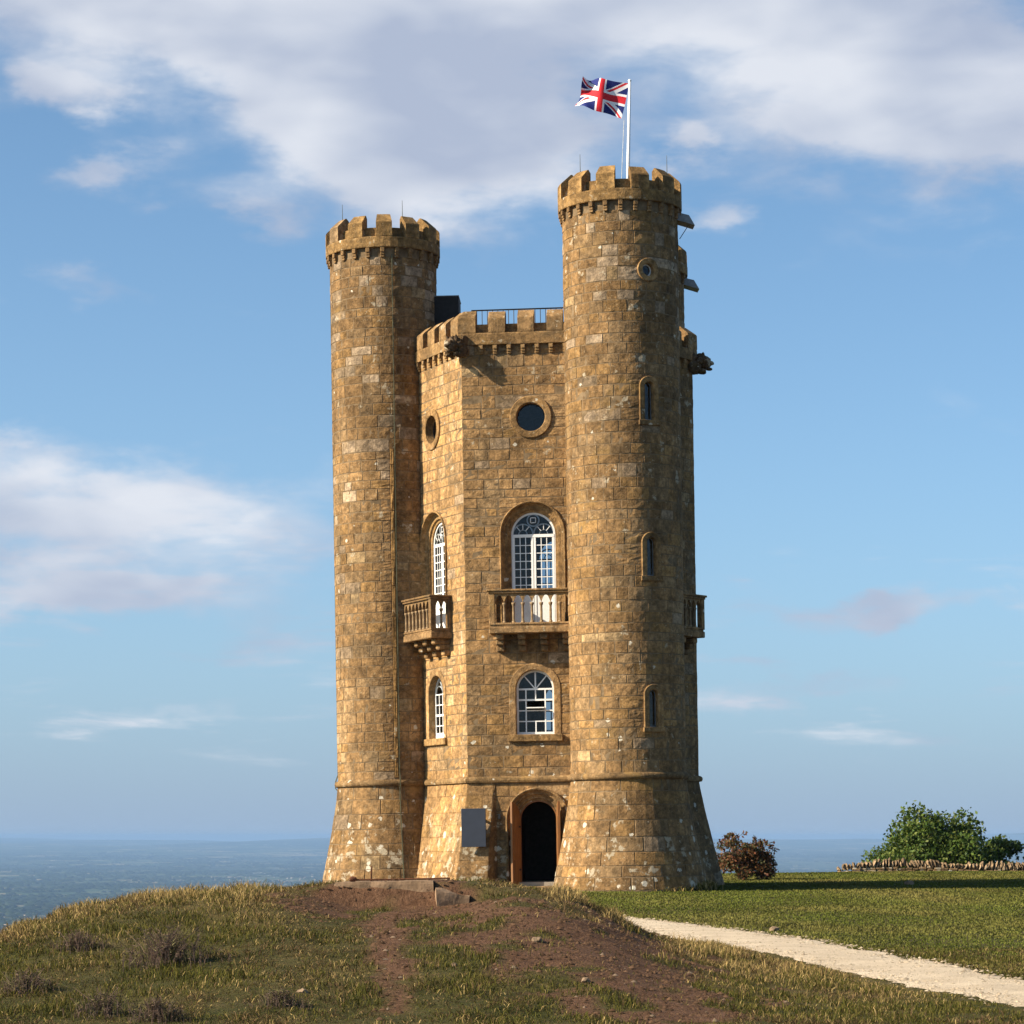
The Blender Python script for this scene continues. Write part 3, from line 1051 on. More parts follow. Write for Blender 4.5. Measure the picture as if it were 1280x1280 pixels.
# ---- parapet of the core
PZ = 15.25
mbc = MB()
for (za, zc, d1) in [(-0.005, -0.13, 0.115), (-0.13, -0.20, 0.09), (-0.20, -0.26, 0.06)]:
    mbc.box(-0.058, 0.058, -d1, 0.03, zc, za, bev=0.012, tint=(0.27, 0.19, 0.10))
core_corbel = mbc.mesh('corbel', M['stone'])
for k in range(6):
    mp = face_map(k)
    L = mp.len
    A, B = V[k], V[(k + 1) % 6]
    T_ = (B - A).normalized()
    ang = math.atan2(T_.y, T_.x)
    mb = MB()
    rows = []
    for d, z in [(-0.5, 0.02), (0.125, 0.0), (0.13, 0.02), (0.13, 0.30), (0.11, 0.33), (-0.06, 0.335), (-0.08, 0.60), (-0.26, 0.62), (-0.28, 0.02)]:
        t = d * math.tan(R(30))
        rows.append([mp(-t, PZ + z, d), mp(L + t, PZ + z, d)])
    mb.sweep(rows, tint=(0.285, 0.20, 0.105))
    par = mb.build('parapet', M['stone'], tower)
    u = 0.17
    while u < L - 0.05:
        p = mp(u, PZ, 0)
        link('corbel', core_corbel, par, p, ang)
        u += 0.392
    # merlons between the corner ones; the free corners (V2, V4, V6) carry a bent one
    free_start = k in (1, 3, 5)
    per = 0.812
    cs = [0.40 + per * i + per * 0.75 for i in range(5)]
    if not free_start: cs = [L - c_ for c_ in cs]
    for c_ in cs:
        if not 0.3 < c_ < L - 0.3: continue
        q = random.uniform(0.85, 1.15)
        hz = random.uniform(-0.025, 0.025)
        wv = 0.235 + random.uniform(-0.012, 0.012)
        rows = []
        for d, z in [(-0.30, 0.32), (0.12, 0.32), (0.13, 0.36), (0.126, 0.74 + hz), (0.10, 0.78 + hz), (-0.15, 0.985 + hz), (-0.20, 0.99 + hz), (-0.30, 0.92 + hz)]:
            rows.append([mp(c_ - wv, PZ + z, d), mp(c_ + wv, PZ + z, d)])
        mm = MB(); mm.sweep(rows + [rows[0]], tint=(0.28 * q, 0.20 * q, 0.11 * q))
        m_ = len(rows)
        mm.add([r[0] for r in rows], [tuple(range(m_))]); mm.add([r[1] for r in rows], [tuple(range(m_))[::-1]])
        mm.build('merlon', M['stone'], par)
    if free_start:
        m0 = face_map((k - 1) % 6)
        rows = []
        for d, z in [(-0.30, 0.32), (0.12, 0.32), (0.13, 0.36), (0.126, 0.74), (0.10, 0.78), (-0.15, 0.985), (-0.20, 0.99), (-0.30, 0.92)]:
            t = d * math.tan(R(30))
            rows.append([m0(L - 0.42, PZ + z + 0.004, d + 0.003), mp(-t, PZ + z + 0.004, d + 0.003), mp(0.42, PZ + z + 0.004, d + 0.003)])
        mm = MB(); mm.sweep(rows + [rows[0]], tint=(0.285, 0.2, 0.105))
        m_ = len(rows)
        mm.add([r[0] for r in rows], [tuple(range(m_))]); mm.add([r[2] for r in rows], [tuple(range(m_))[::-1]])
        mm.build('merlon', M['stone'], par)
mb = MB(); mb.add([(v.x * 0.98, v.y * 0.98, PZ + 0.06) for v in V], [tuple(range(6))]); mb.build('roof', M['lead'], tower)


# ---- windows
def bar(mb, mp, a, b, w, d0, d1):
    """a straight flat bar from (u,z) a to b"""
    (ua, za), (ub, zb_) = a, b
    L = math.hypot(ub - ua, zb_ - za)
    nx, nz = -(zb_ - za) / L * w / 2, (ub - ua) / L * w / 2
    P = [(ua + nx, za + nz), (ub + nx, zb_ + nz), (ub - nx, zb_ - nz), (ua - nx, za - nz)]
    vs_ = [mp(u, z, d0) for u, z in P] + [mp(u, z, d1) for u, z in P]
    mb.add(vs_, [(0, 1, 2, 3), (7, 6, 5, 4)] + [(i, (i + 1) % 4, 4 + (i + 1) % 4, 4 + i) for i in range(4)])


def arc_bar(mb, mp, c, r, a0, a1, w, d0, d1, n=14):
    closed = abs(a1 - a0 - 2 * PI) < 1e-6
    rows = []
    for rr, d in ((r - w / 2, d1), (r - w / 2, d0), (r + w / 2, d0), (r + w / 2, d1)):
        rows.append([mp(c[0] + rr * math.cos(a0 + (a1 - a0) * i / n), c[1] + rr * math.sin(a0 + (a1 - a0) * i / n), d) for i in range(n if closed else n + 1)])
    mb.sweep(rows, closed)


def pane(mp, pts, d, parent, tilt=0.012, name='pane'):
    """one sheet of glass, set a touch askew"""
    tx, tz = random.uniform(-tilt, tilt), random.uniform(-tilt, tilt)
    uc = sum(p[0] for p in pts) / len(pts); zc = sum(p[1] for p in pts) / len(pts)
    mb = MB()
    mb.add([mp(u, z, d + tx * (u - uc) + tz * (z - zc)) for u, z in pts], [tuple(range(len(pts)))])
    return mb.build(name, M['glass'], parent)


def arch_fill(o, inset, n=16):
    W = o.w - inset
    return [(o.uc + W * math.cos(PI * i / n), o.zs + W * math.sin(PI * i / n)) for i in range(n + 1)]


def win_frame(o, mp, d, name='window', fw=0.055):
    mb = MB()
    pr_ = [(0.006, d - 0.04), (0.006, d), (-fw, d), (-fw, d - 0.05)]
    mb.sweep([[mp(u, z, dd) for u, z in o.outline(off)] for off, dd in pr_], o.circle)
    if not o.circle:
        bar(mb, mp, (o.uc - o.w, o.z0 + 0.035), (o.uc + o.w, o.z0 + 0.035), 0.07, d - 0.05, d + 0.002)
    return mb.build(name, M['white'], tower)


def surround(o, mp, prof, parent, tint=(0.31, 0.215, 0.11), n=22):
    mb = MB()
    mb.sweep(o.surround(mp, prof, n), o.circle, tint=tint)
    return mb.build('surround', M['stone'], parent)


def big_window(o, mp):
    D = -0.26
    w = win_frame(o, mp, D)
    surround(o, mp, [(0.30, -0.02), (0.30, 0.05), (0.28, 0.065), (0.255, 0.055), (0.245, 0.0), (0.235, -0.10), (0.19, -0.115), (0.175, -0.14), (0.08, -0.15), (0.07, -0.20), (0.0, -0.215), (0.0, -0.6)], w)
    u, zs, W = o.uc, o.zs, o.w - 0.04
    mb = MB(); bar(mb, mp, (u - W, zs - 0.03), (u + W, zs - 0.03), 0.085, D - 0.04, D + 0.012); mb.build('transom', M['white'], w)
    zb0 = 8.32
    for s in (-1, 1):                               # two leaves of three panes by seven, solid panel below
        a, b = (u - W, u - 0.012) if s < 0 else (u + 0.012, u + W)
        mb = MB()
        for e in (a + 0.025, b - 0.025): bar(mb, mp, (e, o.z0 + 0.06), (e, zs - 0.07), 0.06, D - 0.035, D + 0.006)
        bar(mb, mp, (a, zb0), (b, zb0), 0.075, D - 0.033, D + 0.004)
        mb.box(a, b, D - 0.03, D - 0.006, o.z0 + 0.06, zb0, mp=lambda x, y, z: mp(x, z, y))
        leaf = mb.build('casement', M['white'], w)
        gb = MB()
        for i in (1, 2): bar(gb, mp, (a + 0.05 + (b - a - 0.1) * i / 3, zb0), (a + 0.05 + (b - a - 0.1) * i / 3, zs - 0.07), 0.022, D - 0.03, D - 0.004)
        for i in range(1, 7): bar(gb, mp, (a + 0.05, zb0 + (zs - 0.07 - zb0) * i / 7), (b - 0.05, zb0 + (zs - 0.07 - zb0) * i / 7), 0.022, D - 0.029, D - 0.005)
        gb.build('glazing_bar', M['white'], w)
        for i in range(3):
            for j in range(7):
                x0, x1 = a + 0.05 + (b - a - 0.1) * i / 3, a + 0.05 + (b - a - 0.1) * (i + 1) / 3
                z0, z1 = zb0 + (zs - 0.07 - zb0) * j / 7, zb0 + (zs - 0.07 - zb0) * (j + 1) / 7
                pane(mp, [(x0, z0), (x1, z0), (x1, z1), (x0, z1)], D - 0.02, w)
    tb = MB()
    hr = W / 2 - 0.01
    for s in (-1, 1):
        c = (u + s * W / 2, zs + 0.02)
        arc_bar(tb, mp, c, hr, 0, PI, 0.035, D - 0.03, D + 0.004)
        arc_bar(tb, mp, c, hr * 0.42, 0, PI, 0.022, D - 0.03, D - 0.002)
        for an in (50, 90, 130):
            bar(tb, mp, (c[0] + hr * 0.42 * math.cos(R(an)), c[1] + hr * 0.42 * math.sin(R(an))), (c[0] + hr * math.cos(R(an)), c[1] + hr * math.sin(R(an))), 0.018, D - 0.03, D - 0.004)
    arc_bar(tb, mp, (u, zs + W * 0.70), W * 0.285, 0, 2 * PI, 0.035, D - 0.03, D + 0.003, 24)
    q = W * 0.12
    for a, b in (((-q, -q), (q, -q)), ((q, -q), (q, q)), ((q, q), (-q, q)), ((-q, q), (-q, -q))):
        bar(tb, mp, (u + a[0], zs + W * 0.70 + a[1]), (u + b[0], zs + W * 0.70 + b[1]), 0.018, D - 0.03, D - 0.004)
    tb.build('tracery', M['white'], w)
    pane(mp, arch_fill(o, 0.02), D - 0.021, w)
    return w


def low_window(o, mp, style=0):
    D = -0.19
    w = win_frame(o, mp, D)
    surround(o, mp, [(0.19, -0.02), (0.19, 0.018), (0.18, 0.028), (0.02, 0.026), (0.0, 0.015), (0.0, -0.6)], w, (0.36, 0.255, 0.14))
    mb = MB()
    mb.box(o.uc - o.w - 0.235, o.uc + o.w + 0.235, -0.25, 0.10, o.z0 - 0.20, o.z0 - 0.004, mp=lambda x, y, z: mp(x, z, y), bev=0.015, tint=(0.33, 0.23, 0.115))
    mb.build('sill', M['stone'], w)
    u, zs, W = o.uc, o.zs, o.w - 0.05
    z0 = o.z0 + 0.07
    if style == 0:
        cols, nr = [-W, -0.27, 0, 0.27, W], 4
        lev = [z0 + (zs - z0) * i / nr for i in range(nr + 1)]
        mb = MB()
        bar(mb, mp, (u - W, zs), (u + W, zs), 0.05, D - 0.04, D + 0.004)
        for a in (50, 90, 130): bar(mb, mp, (u, zs), (u + W * math.cos(R(a)), zs + W * math.sin(R(a))), 0.032 if a != 90 else 0.04, D - 0.035, D)
        for x in (cols[1], cols[3]): bar(mb, mp, (u + x, z0), (u + x, zs), 0.035, D - 0.036, D + 0.001)
        for a, b in ((0, 1), (3, 4)): bar(mb, mp, (u, lev[a]), (u, lev[b]), 0.035, D - 0.034, D - 0.001)
        for j in (1, 2, 3):
            bar(mb, mp, (u - W, lev[j]), (u + W, lev[j]), 0.032 if j != 3 else 0.05, D - 0.033, D - 0.002)
        mb.build('glazing_bar', M['white'], w)
        hb = MB()                                   # hopper light left open in the middle
        hb.box(u - 0.25, u + 0.25, D + 0.0, D + 0.20, lev[2] + 0.06, lev[2] + 0.09, mp=lambda x, y, z: mp(x, z, y)); hb.build('hopper', M['white'], w)
        for j in range(4):
            for i in range(4):
                if j in (1, 2) and i in (1, 2):
                    if i == 2 or j == 2: continue
                    x0, x1 = cols[1], cols[3]
                else: x0, x1 = cols[i], cols[i + 1]
                pane(mp, [(u + x0, lev[j]), (u + x1, lev[j]), (u + x1, lev[j + 1]), (u + x0, lev[j + 1])], D - 0.02, w)
        angs = [0, 50, 90, 130, 180]
        for a, b in zip(angs[:-1], angs[1:]):
            pane(mp, [(u, zs)] + [(u + W * math.cos(R(a + (b - a) * i / 6)), zs + W * math.sin(R(a + (b - a) * i / 6))) for i in range(7)], D - 0.021, w)
    else:
        cols = [-W, -W / 2, 0, W / 2, W]
        nr = 4
        lev = [z0 + (zs - z0) * i / nr for i in range(nr + 1)]
        mb = MB()
        bar(mb, mp, (u - W, zs), (u + W, zs), 0.03, D - 0.034, D)
        bar(mb, mp, (u - W, lev[2]), (u + W, lev[2]), 0.06, D - 0.04, D + 0.006)
        bar(mb, mp, (u - W, z0 + 0.03), (u + W, z0 + 0.03), 0.13, D - 0.038, D + 0.005)
        for x in cols[1:4]: bar(mb, mp, (u + x, z0), (u + x, zs), 0.026, D - 0.032, D - 0.002)
        for j in (1, 3): bar(mb, mp, (u - W, lev[j]), (u + W, lev[j]), 0.026, D - 0.03, D - 0.003)
        for s in (-1, 1): arc_bar(mb, mp, (u + s * W, zs), W, *((0, PI * 0.36) if s < 0 else (PI * 0.64, PI)), 0.026, D - 0.031, D - 0.001)
        for s in (-1, 1): arc_bar(mb, mp, (u + s * W / 2, zs), W / 2, 0, PI, 0.026, D - 0.029, D - 0.004)
        mb.build('glazing_bar', M['white'], w)
        for j in range(4):
            for i in range(4):
                pane(mp, [(u + cols[i], lev[j]), (u + cols[i + 1], lev[j]), (u + cols[i + 1], lev[j + 1]), (u + cols[i], lev[j + 1])], D - 0.02, w)
        pane(mp, arch_fill(o, 0.03), D - 0.021, w)
    return w


def round_window(o, mp, d=-0.20, prof=None, frame='iron'):
    mb = MB()
    mb.sweep([[mp(u, z, dd) for u, z in o.outline(off)] for off, dd in [(0.004, d - 0.04), (0.004, d), (-0.03, d), (-0.03, d - 0.03)]], True)
    w = mb.build('window', M[frame], tower)
    surround(o, mp, prof or [(0.19, -0.02), (0.19, 0.045), (0.17, 0.06), (0.02, 0.055), (0.0, 0.04), (0.0, -0.5)], w, (0.31, 0.215, 0.11))
    pane(mp, o.outline(-0.01), d - 0.015, w)
    return w


for k in (0, 1, 2, 4):
    mp = face_map(k)
    o = OPEN[k]
    round_window(o[0], mp)
    big_window(o[1], mp)
    low_window(o[2], mp, 0 if k in (1, 4) else 1)
    # dark ceiling void behind the round window so the roof space stays closed

mp = TUR[2]['mp']
for o in SLITS:
    if o.circle:
        round_window(o, mp, -0.10, [(0.15, -0.02), (0.15, 0.045), (0.135, 0.06), (0.03, 0.05), (0.0, 0.03), (0.0, -0.4)], 'white')
        continue
    mb = MB()
    mb.sweep([[mp(u, z, dd) for u, z in o.outline(off, 12)] for off, dd in [(0.004, -0.16), (0.004, -0.12), (-0.02, -0.12), (-0.02, -0.15)]])
    bar(mb, mp, (o.uc - o.w, o.z0 + 0.02), (o.uc + o.w, o.z0 + 0.02), 0.035, -0.16, -0.118)
    w = mb.build('window', M['lead'], tower)
    surround(o, mp, [(0.15, -0.02), (0.15, 0.05), (0.135, 0.065), (0.03, 0.06), (0.0, 0.045), (0.0, -0.45)], w, (0.28, 0.195, 0.10), 12)
    sb = MB(); sb.box(o.uc - 0.31, o.uc + 0.31, -0.1, 0.10, o.z0 - 0.14, o.z0 - 0.004, mp=lambda x, y, z: mp(x, z, y), bev=0.012, tint=(0.27, 0.19, 0.10)); sb.build('sill', M['stone'], w)
    pane(mp, o.outline(-0.01, 12), -0.135, w)
# newel stair core inside the stair turret, dark behind the slits
mb = MB()
cx, cy = TUR[2]['mp'].c
mb.sweep([[(cx + 0.9 * math.sin(2 * PI * i / 20), cy - 0.9 * math.cos(2 * PI * i / 20), z) for i in range(20)] for z in (0, 18.4)], True)
mb.build('stair_core', M['plaster'], tower)


# ---- balconies
def balcony(k, uc):
    mp = face_map(k)
    root = empty('balcony', parent=tower)
    P, HW = 0.66, 1.20                              # projection, half width
    Z0, Z1, Z2 = 7.14, 7.32, 8.36
    st = M['stone']
    tn = (0.27, 0.19, 0.105)
    bx = lambda mb, u0, u1, d0, d1, z0, z1, bev=0.012, t=tn: mb.box(u0, u1, d0, d1, z0, z1, mp=lambda x, y, z: mp(uc + x, z, y), bev=bev, tint=t)
    mb = MB(); bx(mb, -HW, HW, -0.02, P, Z0, Z1, 0.02); bx(mb, -HW + 0.03, HW - 0.03, -0.02, P - 0.03, Z1 - 0.002, Z1 + 0.05); mb.build('floor_slab', st, root)
    mb = MB()                                       # moulded top rail, front and two returns
    for (e, z0, z1) in ((0.02, Z2 - 0.12, Z2 - 0.06), (0.055, Z2 - 0.06, Z2)):
        bx(mb, -HW - e, HW + e, P - 0.20, P + e, z0, z1, 0.015)
        for s in (-1, 1):
            a, b = sorted((s * (HW + e - 0.003), s * (HW - 0.19)))
            bx(mb, a, b, 0.0, P - 0.202, z0 + 0.002, z1 - 0.002, 0.015)
    mb.build('top_rail', st, root)
    mb = MB()
    bx(mb, -HW + 0.006, HW - 0.006, P - 0.16, P - 0.01, Z1 + 0.05, Z1 + 0.11)
    for s in (-1, 1):
        a, b = sorted((s * (HW - 0.01), s * (HW - 0.16)))
        bx(mb, a, b, 0.02, P - 0.162, Z1 + 0.05, Z1 + 0.108)
    mb.build('base_rail', st, root)
    for s in (-1, 1):
        for d0, d1 in ((P - 0.17, P - 0.004), (0.0, 0.10)):
            mb = MB(); a, b = sorted((s * (HW - 0.004), s * (HW - 0.17))); bx(mb, a, b, d0, d1, Z1 + 0.05, Z2 - 0.118); mb.build('pier', st, root)
    # balusters: little columns with base and capital
    cm = MB()
    prof_ = [(0.052, 0.0), (0.052, 0.04), (0.034, 0.07), (0.036, 0.28), (0.031, 0.46), (0.045, 0.49), (0.055, 0.53), (0.055, 0.56)]
    cm.sweep([[(r_ * math.cos(2 * PI * i / 10), r_ * math.sin(2 * PI * i / 10), z) for i in range(10)] for r_, z in prof_], True, tint=(0.36, 0.29, 0.20), cap=True)
    cme = cm.mesh('baluster', st, True)
    zb_ = Z1 + 0.108
    nb = 8
    bay = (2 * HW - 0.34) / nb
    frontc = [(-HW + 0.17 + bay * i, P - 0.085) for i in range(1, nb)]
    sidec = [(s * (HW - 0.085), 0.10 + (P - 0.27) * j / 2) for s in (-1, 1) for j in (1,)]
    for x, d in frontc + sidec:
        link('baluster', cme, root, mp(uc + x, zb_, d))
    # arcade of pointed heads above the columns
    ztop = Z2 - 0.119
    zsp = zb_ + 0.56

    def arcade(n, a, b, place, nm='arch_head'):
        for i in range(n):
            x0, x1 = a + (b - a) * i / n, a + (b - a) * (i + 1) / n
            m = 10
            mb = MB()
            lo = []
            for j in range(m + 1):
                t = j / m
                h = min(1.0, 2 * min(t, 1 - t) / 0.86) if 0 < t < 1 else 0
                lo.append((x0 + (x1 - x0) * t, zsp + (ztop - 0.05 - zsp) * math.sin(h * PI / 2) ** 0.9 if 0.06 < t < 0.94 else zsp))
            r1 = [place(x, z, 0.045) for x, z in lo]; r2 = [place(x, ztop, 0.045) for x, z in lo]
            r3 = [place(x, ztop, -0.045) for x, z in lo]; r4 = [place(x, z, -0.045) for x, z in lo]
            mb.sweep([r4, r1, r2, r3, r4], tint=(0.29, 0.21, 0.12))
            mb.build(nm, st, root)
    arcade(nb, -HW + 0.17, HW - 0.17, lambda x, z, t: mp(uc + x, z, P - 0.085 + t))
    for s in (-1, 1):
        arcade(2, 0.10, P - 0.17, lambda x, z, t: mp(uc + s * (HW - 0.085 + t), z, x))
    # stepped brackets
    for x in (-0.93, -0.31, 0.31, 0.93):
        mb = MB()
        for (d, z0, z1) in ((0.50, Z0 - 0.16, Z0 + 0.004), (0.36, Z0 - 0.31, Z0 - 0.158), (0.20, Z0 - 0.48, Z0 - 0.308)):
            bx(mb, x - 0.115, x + 0.115, -0.02, d, z0, z1, 0.03)
        mb.build('bracket', st, root)
    return root


for k in (0, 1, 2, 4):
    balcony(k, {1: 1.92, 2: 2.45}.get(k, 2.125))

# ---- doorway
mp = face_map(1)
o = OPEN[1][3]
root = empty('doorway', parent=tower)
mb = MB()
mb.sweep(o.surround(mp, [(0.40, -0.02), (0.40, 0.09), (0.37, 0.11), (0.33, 0.09), (0.31, 0.02), (0.26, -0.03), (0.22, -0.03), (0.20, -0.10), (0.14, -0.13), (0.10, -0.13), (0.085, -0.19), (0.035, -0.205)]), tint=(0.29, 0.205, 0.11))
mb.build('arch_moulding', M['stone'], root)
mb = MB()
mb.sweep(o.surround(mp, [(0.04, -0.21), (0.035, -0.19), (0.01, -0.19), (0.0, -0.20), (0.0, -0.42)]))
mb.build('door_frame', M['oak'], root)
for s in (-1, 1):
    # leaf hinged on the frame, folded out
    hx = o.uc + s * 0.50
    an = R(114 if s < 0 else 100)
    lw, lt = 0.49, 0.06

    def place(x, y, z, s=s, hx=hx, an=an):
        # x along the leaf from the hinge, y thickness
        du = -s * (x * math.cos(an) - y * math.sin(an))
        dd = x * math.sin(an) + y * math.cos(an)
        return mp(hx + du, z, -0.16 + dd)
    mb = MB()
    n = 10
    top = [1.97 + 0.5 * math.sin(math.acos(min(1, max(-1, 1 - (lw * i / n) / 0.5)))) for i in range(n + 1)]
    f1 = [place(lw * i / n, 0, top[i]) for i in range(n + 1)]; b1 = [place(lw * i / n, lt, top[i]) for i in range(n + 1)]
    f0 = [place(lw * i / n, 0, 0.12) for i in range(n + 1)]; b0 = [place(lw * i / n, lt, 0.12) for i in range(n + 1)]
    mb.sweep([b0, f0, f1, b1, b0])
    mb.add([f0[0], f1[0], b1[0], b0[0]], [(0, 1, 2, 3)]); mb.add([f0[-1], f1[-1], b1[-1], b0[-1]], [(0, 1, 2, 3)])
    leaf = mb.build('door_leaf', M['oak'], root)
    for z0, z1 in ((0.25, 0.85), (0.98, 1.45), (1.56, 2.05)):
        mb = MB()
        for yy in (-0.012, lt + 0.002):
            mb.box(0.09, lw - 0.09, yy, yy + 0.01, z0, z1, mp=place, bev=0.003)
        mb.build('panel', M['oak'], leaf)
    mb = MB(); mb.box(0.02, 0.14, -0.014, -0.002, 0.55, 0.60, mp=place); mb.box(0.02, 0.14, -0.014, -0.002, 1.75, 1.80, mp=place); mb.build('hinge', M['iron'], leaf)
mb = MB(); mb.box(o.uc - 0.62, o.uc + 0.62, -0.45, 0.35, -0.1, 0.11, mp=lambda x, y, z: mp(x, z, y), bev=0.015, tint=(0.33, 0.25, 0.16)); mb.build('threshold', M['stone'], root)
# lobby behind the door
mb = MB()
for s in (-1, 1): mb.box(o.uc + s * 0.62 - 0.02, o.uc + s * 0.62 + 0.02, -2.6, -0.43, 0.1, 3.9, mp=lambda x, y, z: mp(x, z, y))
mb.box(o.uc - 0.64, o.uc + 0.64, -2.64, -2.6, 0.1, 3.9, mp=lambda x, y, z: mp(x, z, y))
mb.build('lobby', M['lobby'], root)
mb = MB(); mb.box(0.60, 0.66, 0.03, 0.10, 2.0, 2.14, mp=lambda x, y, z: mp(x + 0.25, z, y)); mb.build('wall_lamp', M['iron'], tower)

# ---- stonework: the 300 stones that show largest are single parts, the others one part for each wall
random.shuffle(STONES)
STONES.sort(key=lambda s: -s[0])


def owner_obj(key):
    kind, k = key
    return walls[k] if kind == 'wall' else walls[('p', k)] if kind == 'plinth' else turrets[k]


rest = {}
for i, (sc, key, verts, faces, tint) in enumerate(STONES):
    if i < 300:
        mb = MB(); mb.add(verts, faces, tint)
        mb.build('stone', M['stone'], owner_obj(key))
    else:
        rest.setdefault(key, MB()).add(verts, faces, tint)
for key, mb in rest.items():
    o_ = mb.build('stonework', M['stone'], owner_obj(key))
    o_['kind'] = 'stuff'


# ---- gargoyles, spouts, railing, hatch, rods
def ico(n=2):
    import bmesh
    bm = bmesh.new()
    bmesh.ops.create_icosphere(bm, subdivisions=n, radius=1.0)
    v = [tuple(x.co) for x in bm.verts]; f = [tuple(y.index for y in x.verts) for x in bm.faces]
    bm.free()
    return v, f


ICO2, ICO3 = ico(2), ico(3)


def lump(mb, c, r, tint=(0.2, 0.15, 0.09), amp=0.12, ic=ICO2, seed=0):
    vs_ = []
    for x, y, z in ic[0]:
        k = 1 + amp * (float(vnoise(x * 2.6 + seed, y * 2.6 + z * 3.1, seed)) - 0.5) * 2
        vs_.append((c[0] + r[0] * x * k, c[1] + r[1] * y * k, c[2] + r[2] * z * k))
    mb.add(vs_, ic[1], tint)


def gargoyle(k, name='gargoyle'):
    """crouched beast thrust out from a free corner; local +X is outwards"""
    a = R(HEXA[k])
    mb = MB()
    t = (0.125, 0.095, 0.065)
    lump(mb, (0.05, 0, 0.0), (0.36, 0.20, 0.22), t, 0.2, ICO3, 1)         # shoulders
    for s in (-1, 1):
        lump(mb, (0.15, s * 0.19, -0.08), (0.20, 0.10, 0.19), t, 0.2, seed=3 + s)   # haunches
        lump(mb, (0.37, s * 0.14, -0.20), (0.14, 0.065, 0.07), t, 0.2, seed=6)      # paws
        lump(mb, (0.42, s * 0.15, 0.22), (0.05, 0.05, 0.12), t, 0.2, seed=8)        # ears
        lump(mb, (0.60, s * 0.075, 0.13), (0.045, 0.045, 0.045), t, 0.1, seed=9)    # brows
        lump(mb, (0.02, s * 0.20, 0.20), (0.22, 0.05, 0.13), t, 0.35, seed=13)      # folded wings
    lump(mb, (0.45, 0, 0.06), (0.19, 0.19, 0.20), t, 0.22, ICO3, 4)       # head
    lump(mb, (0.62, 0, 0.03), (0.12, 0.10, 0.075), t, 0.15, seed=5)       # upper jaw
    lump(mb, (0.58, 0, -0.14), (0.11, 0.085, 0.05), t, 0.15, seed=7)      # lower jaw
    for i in range(9):
        an = PI * (i / 8) - PI / 2 + PI / 2
        lump(mb, (0.33, 0.21 * math.cos(an), 0.04 + 0.22 * math.sin(an)), (0.10, 0.07, 0.07), t, 0.3, seed=20 + i)   # mane
    r_ = RC + (0.02 if k == 1 else -0.10)
    mb.build(name, M['stone'], tower, (r_ * math.sin(a), -r_ * math.cos(a), PZ - 0.09), a - PI / 2)


for k in (1, 3, 5):
    gargoyle(k)

# lead spouts under the turret parapets
for k, ang in ((2, 92), (4, 92), (0, 200)):
    cx, cy = TUR[k]['mp'].c
    r0 = TUR[k]['r0']
    a = R(ang) - ROT
    root = empty('spout', (cx + (r0 + 0.0) * math.sin(a), cy - (r0) * math.cos(a), 18.40 + TUR[k]['dz']), a - PI / 2, tower)
    mb = MB()
    # sloping tray with turned-up sides: x outwards
    pts = [(-0.1, 0.10), (0.46, -0.10)]
    for y0, y1 in ((-0.27, 0.27),):
        mb.add([(pts[0][0], y0, pts[0][1] + 0.18), (pts[1][0] - 0.16, y0, pts[1][1] + 0.28), (pts[1][0], y0, pts[1][1]), (pts[0][0], y0, pts[0][1] - 0.03),
                (pts[0][0], y1, pts[0][1] + 0.18), (pts[1][0] - 0.16, y1, pts[1][1] + 0.28), (pts[1][0], y1, pts[1][1]), (pts[0][0], y1, pts[0][1] - 0.03)],
               [(0, 1, 2, 3), (7, 6, 5, 4), (0, 4, 5, 1), (1, 5, 6, 2), (2, 6, 7, 3)])
    mb.build('tray', M['lead'], root)
    if k == 2:
        mb = MB(); mb.tube([(0.30, 0, -0.06), (0.06, 0, -0.42)], 0.012, 6); mb.build('stay', M['iron'], root)

# iron guard rail on the roof
root = empty('guard_rail', (0, 0, PZ + 0.05), 0, tower)
gp = [(-1.9, -2.9), (2.3, -2.9)]
for z in (1.08, 0.55):
    mb = MB(); mb.tube([(gp[0][0], gp[0][1], z), (gp[1][0], gp[1][1], z)], 0.022 if z > 1 else 0.012, 6); mb.build('rail', M['iron'], root)
pb = MB(); pb.tube([(0, 0, 0), (0, 0, 1.08)], 0.012, 6); pme = pb.mesh('baluster', M['iron'])
for i in range(29):
    link('baluster', pme, root, (gp[0][0] + (gp[1][0] - gp[0][0]) * i / 28, gp[0][1], 0))

# dark boarded stair hatch on the roof
root = empty('roof_hatch', (-2.45, 0.35, PZ + 0.06), R(3), tower)
mb = MB(); mb.box(-0.95, -0.12, -0.6, 0.6, 0, 2.02, bev=0.01); mb.build('cabin', M['dark'], root)
mb = MB(); mb.box(-0.96, -0.105, -0.62, 0.62, 2.021, 2.05, bev=0.008); mb.build('roof', M['lead'], root)

